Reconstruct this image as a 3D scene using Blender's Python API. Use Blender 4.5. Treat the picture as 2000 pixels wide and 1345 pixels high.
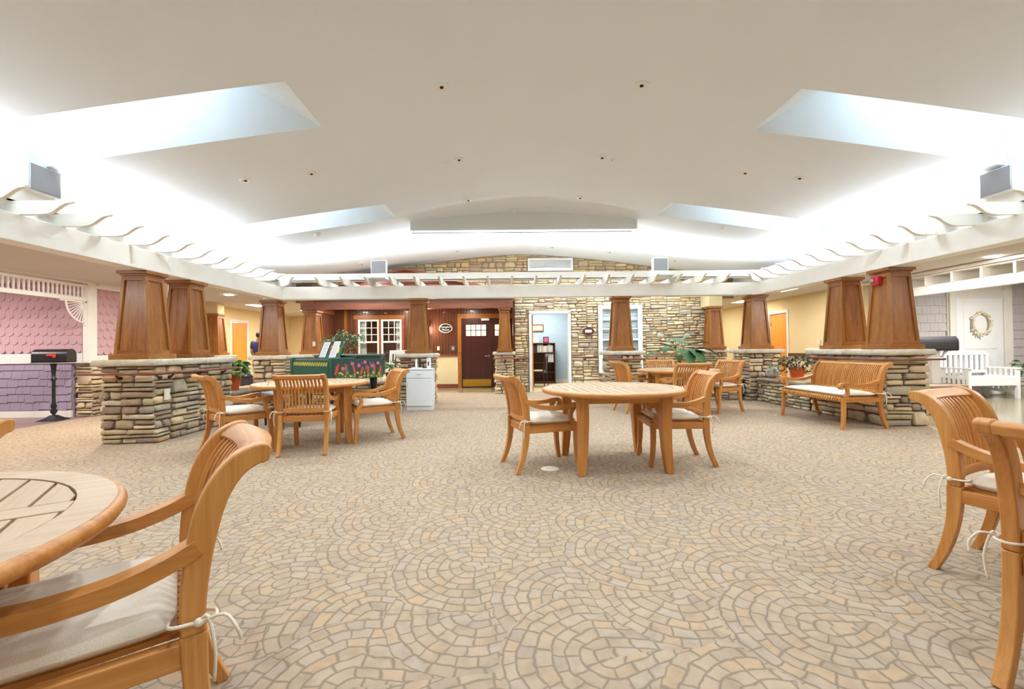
import bpy, bmesh, math, random
from mathutils import Vector, Matrix
R = math.radians
rnd = random.Random(7)
scene = bpy.context.scene
col = scene.collection
for o in list(bpy.data.objects): bpy.data.objects.remove(o)

# ------------------------------------------------------------------ camera, world, large lights, exposure
YAW, PITCH, ROLL, CAMH, FPX = R(1.031), R(0.514), R(-0.727), 1.14, 872.8
cd = bpy.data.cameras.new('camera'); cam = bpy.data.objects.new('camera', cd); col.objects.link(cam)
cd.sensor_width = 36.0; cd.lens = FPX / 2000.0 * 36.0; cd.clip_start = 0.05; cd.clip_end = 200
_f = Vector((math.sin(YAW)*math.cos(PITCH), math.cos(YAW)*math.cos(PITCH), math.sin(PITCH)))
_r = Vector((math.cos(YAW), -math.sin(YAW), 0)); _u = _r.cross(_f)
_r2 = _r*math.cos(ROLL) + _u*math.sin(ROLL); _u2 = -_r*math.sin(ROLL) + _u*math.cos(ROLL)
cam.matrix_world = Matrix(((_r2.x, _u2.x, -_f.x, 0), (_r2.y, _u2.y, -_f.y, 0), (_r2.z, _u2.z, -_f.z, CAMH), (0, 0, 0, 1)))
scene.camera = cam
w = bpy.data.worlds.new('world'); scene.world = w; w.use_nodes = True
w.node_tree.nodes['Background'].inputs[0].default_value = (0.70, 0.81, 0.95, 1)
w.node_tree.nodes['Background'].inputs[1].default_value = 1.7

def area(name, loc, size, energy, rot=(0, 0, 0), color=(1, 1, 1), spread=180):
    l = bpy.data.lights.new(name, 'AREA'); l.shape = 'RECTANGLE'; l.size, l.size_y = size; l.energy = energy; l.color = color
    l.spread = R(spread)
    o = bpy.data.objects.new(name, l); col.objects.link(o); o.location = loc; o.rotation_euler = rot
    return o
UP = (math.pi, 0, 0)
WARM = (1.0, 0.88, 0.72); NEUT = (1.0, 0.985, 0.955)
# cove strips lying in the troughs on top of the pergola, shining up at the vault
COOL = (0.72, 0.865, 1.0); COVE = (0.86, 0.935, 1.0)
area('cove_strip_light', (-4.75, 5.2, 2.69), (0.12, 7.6), 52, (math.pi, R(38), 0), COVE)
area('cove_strip_light', (5.53, 5.2, 2.69), (0.12, 7.6), 52, (math.pi, R(-38), 0), COVE)
area('cove_strip_light', (0.39, 9.50, 2.69), (9.4, 0.12), 56, (math.pi + R(38), 0, 0), COVE)
# recessed downlights of the vault, which look off but are lit for fill (their trims are built further down); the grid goes on behind the camera, with an added row over the back
DOWN = [(-.545, 4.11), (1.31, 4.11), (-.545, 5.70), (1.29, 5.69), (-.55, 7.27), (1.27, 7.23), (-3.155, 5.54), (-2.38, 5.61), (3.15, 5.71), (3.83, 5.66)]
DOWN_UNSEEN = [(-3.4, 10.8), (-1.1, 10.8), (1.2, 10.8), (2.6, 10.8), (4.2, 10.8), (-.56, 2.5), (1.29, 2.5), (-3.2, 2.4), (3.9, 2.4), (-.56, 0.6), (1.29, 0.6), (-3.0, -0.4), (3.6, -0.4), (-.5, -2.0), (1.3, -2.0)]  # row beyond the pergola is added to brighten the stone wall
for (lx, ly) in DOWN + DOWN_UNSEEN:
    area('downlight_lamp', (lx, ly, 3.61 - 0.075*(((lx-.45)**2 + 0.5)**0.65 - 0.5**0.65) - 0.03), (0.14, 0.14), 10.5 if ly > 10 else 6.3, (0, 0, 0), COOL, 150)
# recessed ceiling panels of the side aisles and the rooms beyond
for (lx, ly, lz, sx, sy, en, c) in (
        (-6.3, 1.0, 2.415, 0.3, 0.3, 16, NEUT), (-6.3, 4.0, 2.415, 0.3, 0.3, 18, NEUT), (-6.0, 7.0, 2.415, 0.3, 0.3, 24, NEUT),
        (-6.2, 10.2, 2.415, 0.3, 0.3, 12, NEUT), (-6.9, 12.6, 2.415, 0.3, 0.6, 7.5, NEUT), (-6.3, 14.6, 2.415, 0.3, 0.6, 14, NEUT),
        (6.9, 1.0, 2.415, 0.3, 0.3, 16, NEUT), (6.9, 4.0, 2.415, 0.3, 0.3, 18, NEUT), (6.7, 7.2, 2.415, 0.3, 0.3, 24, NEUT),
        (6.6, 10.4, 2.415, 0.3, 0.6, 5, NEUT), (7.0, 13.0, 2.415, 0.3, 0.6, 4.5, NEUT), (6.5, 15.2, 2.415, 0.3, 0.6, 12, NEUT),
        (1.2, 13.6, 2.55, 0.6, 0.6, 12, (1, 0.98, 0.95)), (9.8, 7.6, 2.415, 0.3, 0.3, 26, NEUT), (-9.4, 6.4, 2.415, 0.3, 0.3, 26, NEUT)):
    area('ceiling_panel_light', (lx, ly, lz), (sx, sy), en, (0, 0, 0), c)
vs = scene.view_settings
vs.view_transform = 'Standard'; vs.look = 'None'; vs.exposure = 1.8; vs.gamma = 1.0; vs.use_curve_mapping = False

# ------------------------------------------------------------------ shader helpers
def srgb(*c):
    c = [v/255.0 for v in c]
    return tuple((v/12.92 if v <= 0.04045 else ((v+0.055)/1.055)**2.4) for v in c) + (1.0,)
class S:                                                         # a scalar socket with arithmetic
    def __init__(s, nt, k): s.nt, s.k = nt, k
    def op(s, o, *a):
        n = s.nt.nodes.new('ShaderNodeMath'); n.operation = o
        for i, v in enumerate((s,) + a):
            if isinstance(v, S): s.nt.links.new(v.k, n.inputs[i])
            else: n.inputs[i].default_value = v
        return S(s.nt, n.outputs[0])
    def __add__(s, b): return s.op('ADD', b)
    __radd__ = __add__
    def __sub__(s, b): return s.op('SUBTRACT', b)
    def __rsub__(s, b): return (s*-1.0) + b
    def __mul__(s, b): return s.op('MULTIPLY', b)
    __rmul__ = __mul__
    def __truediv__(s, b): return s.op('DIVIDE', b)
    def floor(s): return s.op('FLOOR')
    def fract(s): return s.op('FRACT')
    def abs(s): return s.op('ABSOLUTE')
    def sqrt(s): return s.op('SQRT')
    def rnd(s): return s.op('ROUND')
    def sign(s): return s.op('SIGN')
    def lt(s, b): return s.op('LESS_THAN', b)
    def mn(s, b): return s.op('MINIMUM', b)
    def mx(s, b): return s.op('MAXIMUM', b)
    def atan2(s, b): return s.op('ARCTAN2', b)
    def mix(s, b, f): return s + (b - s)*f
def link(nt, a, b): nt.links.new(a.k if isinstance(a, S) else a, b)
def new_mat(name):
    m = bpy.data.materials.new(name); m.use_nodes = True
    return m, m.node_tree, m.node_tree.nodes['Principled BSDF']
def node(nt, t, **kw):
    n = nt.nodes.new(t)
    for k, v in kw.items(): setattr(n, k, v)
    return n
def ramp(nt, fac, stops):
    n = node(nt, 'ShaderNodeValToRGB'); e = n.color_ramp.elements
    while len(e) < len(stops): e.new(0.5)
    for i, (p, c) in enumerate(stops): e[i].position = p; e[i].color = c
    link(nt, fac, n.inputs[0]); return n.outputs[0]
def mapping(nt, scale, coord='Object', rot=(0, 0, 0)):
    tc = node(nt, 'ShaderNodeTexCoord'); mp = node(nt, 'ShaderNodeMapping')
    mp.inputs['Scale'].default_value = scale; mp.inputs['Rotation'].default_value = rot
    nt.links.new(tc.outputs[coord], mp.inputs[0]); return mp.outputs[0]
def noise(nt, vec, scale, detail=3, rough=0.5, out=0):
    n = node(nt, 'ShaderNodeTexNoise'); n.inputs['Scale'].default_value = scale; n.inputs['Detail'].default_value = detail
    n.inputs['Roughness'].default_value = rough
    if vec is not None: link(nt, vec, n.inputs['Vector'])
    return n.outputs[out]
def bump(nt, p, h, strength, dist=0.01):
    b = node(nt, 'ShaderNodeBump'); b.inputs['Strength'].default_value = strength; b.inputs['Distance'].default_value = dist
    link(nt, h, b.inputs['Height']); nt.links.new(b.outputs[0], p.inputs['Normal'])
MATS = {}
def plain(name, rgb, rough=0.5, var=0.05, metal=0.0, nscale=6.0, emis=None):
    m, nt, p = new_mat(name); c = srgb(*rgb)
    v = mapping(nt, (1, 1, 1)); f = noise(nt, v, nscale)
    lo = tuple(x*(1-var) for x in c[:3]) + (1,); hi = tuple(min(1, x*(1+var)) for x in c[:3]) + (1,)
    link(nt, ramp(nt, f, [(0.3, lo), (0.7, hi)]), p.inputs['Base Color'])
    p.inputs['Roughness'].default_value = rough; p.inputs['Metallic'].default_value = metal
    if emis:
        p.inputs['Emission Color'].default_value = srgb(*emis[0]); p.inputs['Emission Strength'].default_value = emis[1]
    MATS[name] = m; return m
def wood(name, stops, axis, rough=0.4, along=1.2, across=26.0, spec=0.5, coat=0.0):
    m, nt, p = new_mat(name)
    sc = [across]*3; sc[axis] = along
    tc = node(nt, 'ShaderNodeTexCoord'); oi = node(nt, 'ShaderNodeObjectInfo')
    ad = node(nt, 'ShaderNodeVectorMath', operation='ADD'); mul = node(nt, 'ShaderNodeVectorMath', operation='MULTIPLY')
    nt.links.new(tc.outputs['Object'], ad.inputs[0]); nt.links.new(oi.outputs['Random'], mul.inputs[0])
    mul.inputs[1].default_value = (7.1, 13.3, 5.7); nt.links.new(mul.outputs[0], ad.inputs[1])
    mp = node(nt, 'ShaderNodeMapping'); mp.inputs['Scale'].default_value = sc; nt.links.new(ad.outputs[0], mp.inputs[0])
    f1 = S(nt, noise(nt, mp.outputs[0], 1.0, 5, 0.62)); f2 = S(nt, noise(nt, mp.outputs[0], 0.22, 2, 0.5))
    f3 = S(nt, noise(nt, mp.outputs[0], 4.0, 2, 0.6))
    f = f1*0.55 + f2*0.45 + (f3 - 0.5)*0.25 + (S(nt, oi.outputs['Random']) - 0.5)*0.12
    link(nt, ramp(nt, f, stops), p.inputs['Base Color'])
    p.inputs['Roughness'].default_value = rough; p.inputs['Specular IOR Level'].default_value = spec
    p.inputs['Coat Weight'].default_value = coat; p.inputs['Coat Roughness'].default_value = 0.25
    bump(nt, p, f1, 0.10, 0.004)
    MATS[name] = m; return m
def stops3(a, b, c): return [(0.28, srgb(*a)), (0.5, srgb(*b)), (0.74, srgb(*c))]
for ax, nm in enumerate('xyz'):
    wood('teak_'+nm, stops3((172, 104, 44), (200, 134, 64), (218, 156, 86)), ax, 0.42)
    wood('teaktop_'+nm, stops3((168, 134, 98), (186, 154, 118), (202, 172, 136)), ax, 0.5)
    wood('oak_'+nm, stops3((112, 64, 24), (156, 98, 42), (184, 126, 62)), ax, 0.38, 1.6, 34, 0.4, 0.08)
    wood('cherry_'+nm, stops3((104, 54, 34), (134, 76, 52), (156, 96, 70)), ax, 0.3, 1.2, 20, 0.5, 0.3)
    wood('mahogany_'+nm, stops3((52, 20, 20), (70, 28, 28), (86, 40, 38)), ax, 0.28, 1.2, 24, 0.5, 0.3)
    wood('walnut_'+nm, stops3((66, 34, 24), (86, 46, 32), (104, 60, 42)), ax, 0.4, 1.2, 26)
    wood('maple_'+nm, stops3((214, 128, 36), (232, 150, 52), (240, 168, 74)), ax, 0.4, 0.8, 16)
plain('white', (240, 241, 240), 0.45, 0.02); plain('pergola_white', (247, 242, 231), 0.5, 0.02); plain('trim_white', (236, 232, 224), 0.4, 0.02)
plain('vault_paint', (236, 243, 251), 0.9, 0.015, nscale=0.7); plain('well_paint', (232, 238, 240), 0.85, 0.01)
plain('aisle_ceiling', (206, 200, 192), 0.9, 0.02, nscale=0.8); plain('yellow_paint', (228, 207, 160), 0.8, 0.02, nscale=0.8)
plain('beige_panel', (232, 220, 178), 0.7, 0.02); plain('blue_paint', (196, 214, 224), 0.8, 0.02)
plain('pink', (202, 164, 168), 0.75, 0.06); plain('lavender', (156, 142, 160), 0.75, 0.06); plain('grey_shingle', (196, 190, 190), 0.75, 0.06)
plain('grey_grille', (158, 158, 160), 0.7, 0.03, nscale=200); plain('black_iron', (34, 33, 36), 0.35, 0.1); plain('charcoal', (62, 60, 64), 0.4, 0.1)
plain('red_flag', (214, 62, 50), 0.4, 0.05); plain('red_alarm', (204, 40, 54), 0.3, 0.05); plain('chrome', (200, 200, 205), 0.2, 0.03, 1.0)
plain('brass', (206, 168, 72), 0.3, 0.08, 1.0, 3); plain('piano_green', (32, 84, 66), 0.3, 0.12, nscale=3); plain('piano_dark', (52, 70, 64), 0.35, 0.15)
plain('piano_yellow', (226, 206, 70), 0.5, 0.08); plain('flower_red', (214, 66, 44), 0.6, 0.15, nscale=60); plain('flower_pink', (212, 96, 152), 0.6, 0.15, nscale=60)
plain('flower_yellow', (232, 186, 72), 0.6, 0.15, nscale=60); plain('flower_violet', (128, 92, 140), 0.6, 0.15, nscale=60); plain('stem_green', (104, 140, 70), 0.6, 0.2, nscale=40)
plain('paper', (232, 228, 226), 0.8, 0.02); plain('ink', (150, 148, 150), 0.8, 0.03); plain('terracotta', (208, 96, 46), 0.6, 0.12); plain('clay_dark', (70, 62, 58), 0.6, 0.1)
plain('leaf_deep', (62, 104, 56), 0.6, 0.35, nscale=9); plain('leaf_fresh', (92, 136, 72), 0.45, 0.35, nscale=14); plain('leaf_grey', (140, 164, 120), 0.5, 0.35, nscale=14)
plain('leaf_dark', (62, 78, 48), 0.45, 0.4, nscale=14); plain('stem_pale', (150, 172, 110), 0.5, 0.15); plain('bark', (112, 92, 70), 0.8, 0.25); plain('soil', (60, 46, 38), 0.95, 0.2, nscale=40)
plain('concrete_pot', (196, 190, 172), 0.9, 0.1, nscale=30); plain('skin', (190, 140, 112), 0.6, 0.05); plain('navy', (50, 56, 104), 0.85, 0.1); plain('hair', (44, 34, 32), 0.6, 0.2, nscale=40)
plain('black_cloth', (44, 42, 46), 0.9, 0.1); plain('ivory_plastic', (226, 216, 190), 0.4, 0.03); plain('grey_box', (110, 112, 114), 0.5, 0.05); plain('sign_black', (26, 24, 26), 0.4, 0.05)
plain('red_wood', (150, 78, 64), 0.5, 0.12, nscale=4); plain('dark_gap', (38, 32, 30), 0.9, 0.1); plain('joint_shade', (112, 98, 82), 0.95, 0.2, nscale=20)  # core behind dry-stacked stones takes the colour of shadow in their joints
plain('joint_shade_gold', (158, 138, 108), 0.95, 0.2, nscale=20); plain('book_white', (226, 224, 216), 0.7, 0.05); plain('book_dark', (46, 50, 66), 0.6, 0.1); plain('book_tan', (196, 178, 150), 0.7, 0.08); plain('tan_cloth', (206, 184, 140), 0.9, 0.1, nscale=60)  # lighter version of the joint shadow colour for the gable wall
plain('lit_lens', (255, 250, 240), 0.5, 0.0, emis=((255, 250, 240), 9)); plain('lit_sconce', (255, 250, 240), 0.5, 0.0, emis=((255, 244, 226), 6)); plain('lit_glass', (250, 240, 214), 0.4, 0.02, emis=((250, 236, 204), 0.55))
plain('curtain', (216, 218, 214), 0.9, 0.06); plain('wreath_white', (228, 220, 204), 0.7, 0.12, nscale=30); plain('wreath_twig', (196, 178, 140), 0.8, 0.15, nscale=30)
plain('subfloor_wood', (138, 112, 108), 0.35, 0.12, nscale=2); plain('orange_plastic', (230, 110, 50), 0.5, 0.05)
def fabric():
    m, nt, p = new_mat('cushion'); v = mapping(nt, (1, 1, 1))
    wv = S(nt, noise(nt, v, 240, 1)); f = S(nt, noise(nt, v, 7, 3))
    link(nt, ramp(nt, wv*0.3 + f*0.7, [(0.3, srgb(230, 214, 190)), (0.7, srgb(247, 234, 212))]), p.inputs['Base Color'])
    p.inputs['Roughness'].default_value = 0.95; bump(nt, p, wv*0.4 + f, 0.25, 0.01); MATS['cushion'] = m
fabric()
def stone_mat(name, pal, joint_shade=False):
    m, nt, p = new_mat(name)
    oi = node(nt, 'ShaderNodeObjectInfo'); ge = node(nt, 'ShaderNodeNewGeometry')
    r = (S(nt, oi.outputs['Random'])*3.17 + S(nt, ge.outputs['Random Per Island'])*7.31).fract()
    n = len(pal); base = ramp(nt, r, [(i/n, srgb(*c)) for i, c in enumerate(pal)]); 
    base.node.color_ramp.interpolation = 'CONSTANT'
    v = mapping(nt, (1, 1, 1)); f = S(nt, noise(nt, v, 9, 5, 0.65)); g = S(nt, noise(nt, v, 45, 4, 0.6))
    mx = node(nt, 'ShaderNodeMix', data_type='RGBA', blend_type='MULTIPLY'); mx.inputs[0].default_value = 0.85
    nt.links.new(base, mx.inputs[6]); link(nt, ramp(nt, f*0.7 + g*0.3, [(0.25, (0.62, 0.60, 0.56, 1)), (0.5, (1, 1, 1, 1)), (0.75, (1.18, 1.14, 1.06, 1))]), mx.inputs[7])
    nt.links.new(mx.outputs[2], p.inputs['Base Color']); p.inputs['Roughness'].default_value = 0.88
    bump(nt, p, f*0.6 + g*0.4, 0.5, 0.02); MATS[name] = m
stone_mat('stone', [(192, 170, 134), (206, 184, 148), (170, 150, 120), (216, 196, 162), (182, 166, 132), (152, 130, 110), (198, 168, 128), (178, 168, 142), (160, 146, 126), (220, 194, 150), (164, 140, 122), (202, 188, 160)])
stone_mat('stone_gold', [(222, 198, 156), (212, 184, 140), (228, 210, 176), (202, 178, 142), (220, 190, 142), (206, 190, 162), (192, 164, 134), (232, 216, 184), (184, 166, 142), (214, 194, 160)])
stone_mat('cap_rock', [(214, 204, 184), (206, 196, 174), (220, 210, 192)])
def tile_floor():
    m, nt, p = new_mat('polished_concrete'); v = mapping(nt, (1, 1, 1)); f = S(nt, noise(nt, v, 1.3, 5)); 
    br = node(nt, 'ShaderNodeTexBrick'); br.offset = 0.0; nt.links.new(v, br.inputs['Vector'])
    br.inputs['Scale'].default_value = 1.0; br.inputs['Brick Width'].default_value = 1.2; br.inputs['Row Height'].default_value = 1.2; br.inputs['Mortar Size'].default_value = 0.004
    br.inputs['Color1'].default_value = br.inputs['Color2'].default_value = (1, 1, 1, 1); br.inputs['Mortar'].default_value = (0.4, 0.4, 0.4, 1)
    mx = node(nt, 'ShaderNodeMix', data_type='RGBA', blend_type='MULTIPLY'); mx.inputs[0].default_value = 1.0
    link(nt, ramp(nt, f, [(0.3, srgb(142, 132, 108)), (0.7, srgb(168, 158, 132))]), mx.inputs[6]); nt.links.new(br.outputs[0], mx.inputs[7])
    nt.links.new(mx.outputs[2], p.inputs['Base Color']); p.inputs['Roughness'].default_value = 0.16; MATS['polished_concrete'] = m
tile_floor()
def beadboard():
    m, nt, p = new_mat('beadboard'); v = mapping(nt, (24, 24, 1.0)); f = S(nt, noise(nt, v, 1.0, 4))
    link(nt, ramp(nt, f, stops3((66, 38, 24), (92, 54, 36), (116, 72, 48))), p.inputs['Base Color'])
    p.inputs['Roughness'].default_value = 0.36; p.inputs['Coat Weight'].default_value = 0.2; MATS['beadboard'] = m
beadboard()
def glass():
    m, nt, p = new_mat('glass'); out = nt.nodes['Material Output']
    tr = node(nt, 'ShaderNodeBsdfTransparent'); tr.inputs[0].default_value = (0.93, 0.96, 0.97, 1); gl = node(nt, 'ShaderNodeBsdfGlossy'); gl.inputs['Roughness'].default_value = 0.03
    mx = node(nt, 'ShaderNodeMixShader')
    mx.inputs[0].default_value = 0.07; nt.links.new(tr.outputs[0], mx.inputs[1]); nt.links.new(gl.outputs[0], mx.inputs[2]); nt.links.new(mx.outputs[0], out.inputs[0]); MATS['glass'] = m
glass()
def carpet():
    m, nt, p = new_mat('carpet')
    tc = node(nt, 'ShaderNodeTexCoord'); mp = node(nt, 'ShaderNodeMapping'); mp.inputs['Rotation'].default_value = (0, 0, R(-8))
    nt.links.new(tc.outputs['Object'], mp.inputs[0])
    dn = node(nt, 'ShaderNodeTexNoise'); dn.inputs['Scale'].default_value = 9; dn.inputs['Detail'].default_value = 2; nt.links.new(mp.outputs[0], dn.inputs['Vector'])
    sub = node(nt, 'ShaderNodeVectorMath', operation='SUBTRACT'); sub.inputs[1].default_value = (0.5, 0.5, 0.5); nt.links.new(dn.outputs['Color'], sub.inputs[0])
    sc_ = node(nt, 'ShaderNodeVectorMath', operation='SCALE'); sc_.inputs['Scale'].default_value = 0.055; nt.links.new(sub.outputs[0], sc_.inputs[0])
    ad = node(nt, 'ShaderNodeVectorMath', operation='ADD'); nt.links.new(mp.outputs[0], ad.inputs[0]); nt.links.new(sc_.outputs[0], ad.inputs[1])
    sx = node(nt, 'ShaderNodeSeparateXYZ'); nt.links.new(ad.outputs[0], sx.inputs[0])
    x, y = S(nt, sx.outputs[0]), S(nt, sx.outputs[1])
    s, RR, PY, x0, y0 = 0.46, 0.42, 1.56, 0.15, 2.36
    kh = ((x + (RR - x0))/s).floor()
    cur = None
    for k in (kh - 1.0, kh):
        dx = x - (k*s + x0); par = k - (k*0.5).floor()*2.0
        dy = y - (par*(PY/2) + y0); j = (dy/PY).rnd(); mrel = dy - j*PY
        sg = mrel.sign(); srel = (mrel.abs() - 0.41)*sg
        base_id = k*1.37 + j*5.71
        for rel, idd, rad in ((srel, base_id + sg*2.3 + 11.0, RR*0.96), (mrel, base_id, RR)):
            dl = dx.mn(0.0); dr_ = dx.mx(0.0)
            r = (dl*dl + rel*rel).sqrt() + dr_*0.30; hit = r.lt(rad)
            new = (dx, rel, idd, hit)
            if cur is None: cur = new
            else: cur = (cur[0].mix(dx, hit), cur[1].mix(rel, hit), cur[2].mix(idd, hit), cur[3].mx(hit))
    dx, ry, idd, hit = cur
    dl = dx.mn(0.0); dr_ = dx.mx(0.0)
    r = (dl*dl + ry*ry).sqrt() + dr_*0.30; NR = 7.3
    q = r*(NR/RR); i = q.floor(); fr = q - i
    wn0 = node(nt, 'ShaderNodeTexWhiteNoise', noise_dimensions='2D'); cx = node(nt, 'ShaderNodeCombineXYZ'); link(nt, i, cx.inputs[0]); link(nt, idd, cx.inputs[1]); nt.links.new(cx.outputs[0], wn0.inputs['Vector'])
    off = S(nt, wn0.outputs['Value'])
    th = ry.atan2(dl*-1.0 + 0.0001); L = 0.088
    a = (th*(i + 0.55)*(RR/NR/L) + dr_*ry.sign()*(1.0/L))*(off*0.5 + 0.75) + off*9.0
    ci = a.floor(); fa = a - ci
    d = (fr.mn(fr*-1.0 + 1.0)*(RR/NR)).mn(fa.mn(fa*-1.0 + 1.0)*L)
    vo = node(nt, 'ShaderNodeTexVoronoi', feature='DISTANCE_TO_EDGE'); vo.inputs['Scale'].default_value = 5.5; nt.links.new(ad.outputs[0], vo.inputs['Vector'])
    vc = node(nt, 'ShaderNodeTexVoronoi'); vc.inputs['Scale'].default_value = 5.5; nt.links.new(ad.outputs[0], vc.inputs['Vector'])
    d = (S(nt, vo.outputs['Distance'])*0.16).mix(d, hit)
    wn = node(nt, 'ShaderNodeTexWhiteNoise', noise_dimensions='3D'); cc = node(nt, 'ShaderNodeCombineXYZ')
    link(nt, ci, cc.inputs[0]); link(nt, i, cc.inputs[1]); link(nt, idd, cc.inputs[2]); nt.links.new(cc.outputs[0], wn.inputs['Vector'])
    vsx = node(nt, 'ShaderNodeSeparateXYZ'); nt.links.new(vc.outputs['Color'], vsx.inputs[0])
    cell = S(nt, vsx.outputs[0]).mix(S(nt, wn.outputs['Value']), hit)
    colr = ramp(nt, cell, [(0.0, srgb(175, 152, 125)), (0.3, srgb(181, 159, 132)), (0.55, srgb(176, 156, 135)), (0.8, srgb(185, 156, 124)), (1.0, srgb(168, 148, 127))])
    vobj = mapping(nt, (1, 1, 1)); blot = S(nt, noise(nt, vobj, 11, 4, 0.6)); pile = S(nt, noise(nt, vobj, 260, 1))
    m1 = node(nt, 'ShaderNodeMix', data_type='RGBA', blend_type='MULTIPLY'); m1.inputs[0].default_value = 0.8
    nt.links.new(colr, m1.inputs[6]); link(nt, ramp(nt, blot*0.7 + pile*0.3, [(0.3, (0.70, 0.68, 0.66, 1)), (0.5, (0.98, 0.98, 0.98, 1)), (0.72, (1.12, 1.10, 1.06, 1))]), m1.inputs[7])
    jf = ramp(nt, d, [(0.002, (1, 1, 1, 1)), (0.0065, (0, 0, 0, 1))])
    m2 = node(nt, 'ShaderNodeMix', data_type='RGBA'); nt.links.new(jf, m2.inputs[0]); nt.links.new(m1.outputs[2], m2.inputs[6]); m2.inputs[7].default_value = srgb(134, 118, 98)
    nt.links.new(m2.outputs[2], p.inputs['Base Color']); p.inputs['Roughness'].default_value = 1.0; p.inputs['Specular IOR Level'].default_value = 0.1
    bump(nt, p, pile, 0.4, 0.004); MATS['carpet'] = m
carpet()

# ------------------------------------------------------------------ geometry helpers
def tag(o, label=None, cat=None, group=None, kind=None):
    for k, v in (('label', label), ('category', cat), ('group', group), ('kind', kind)):
        if v: o[k] = v
    return o
def thing(name, label, cat, loc=(0, 0, 0), rz=0.0, group=None, kind=None):
    o = bpy.data.objects.new(name, None); col.objects.link(o); o.location = loc; o.rotation_euler = (0, 0, rz); o.empty_display_size = 0.1
    return tag(o, label, cat, group, kind)
def mesh_obj(name, verts, faces, mat, parent=None, smooth=False, bevel=0.0, recalc=True):
    me = bpy.data.meshes.new(name); me.from_pydata(verts, [], faces)
    if recalc:
        bm = bmesh.new(); bm.from_mesh(me); bmesh.ops.recalc_face_normals(bm, faces=bm.faces); bm.to_mesh(me); bm.free()
    if smooth: me.polygons.foreach_set('use_smooth', [True]*len(me.polygons))
    me.materials.append(MATS[mat] if isinstance(mat, str) else mat)
    o = bpy.data.objects.new(name, me); col.objects.link(o); o.parent = parent
    if bevel:
        b = o.modifiers.new('bevel', 'BEVEL'); b.width = bevel; b.segments = 2; b.limit_method = 'ANGLE'; b.angle_limit = R(38)
        me.polygons.foreach_set('use_smooth', [True]*len(me.polygons))
        try: me.set_sharp_from_angle(angle=R(50))
        except Exception: pass
    return o
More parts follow.
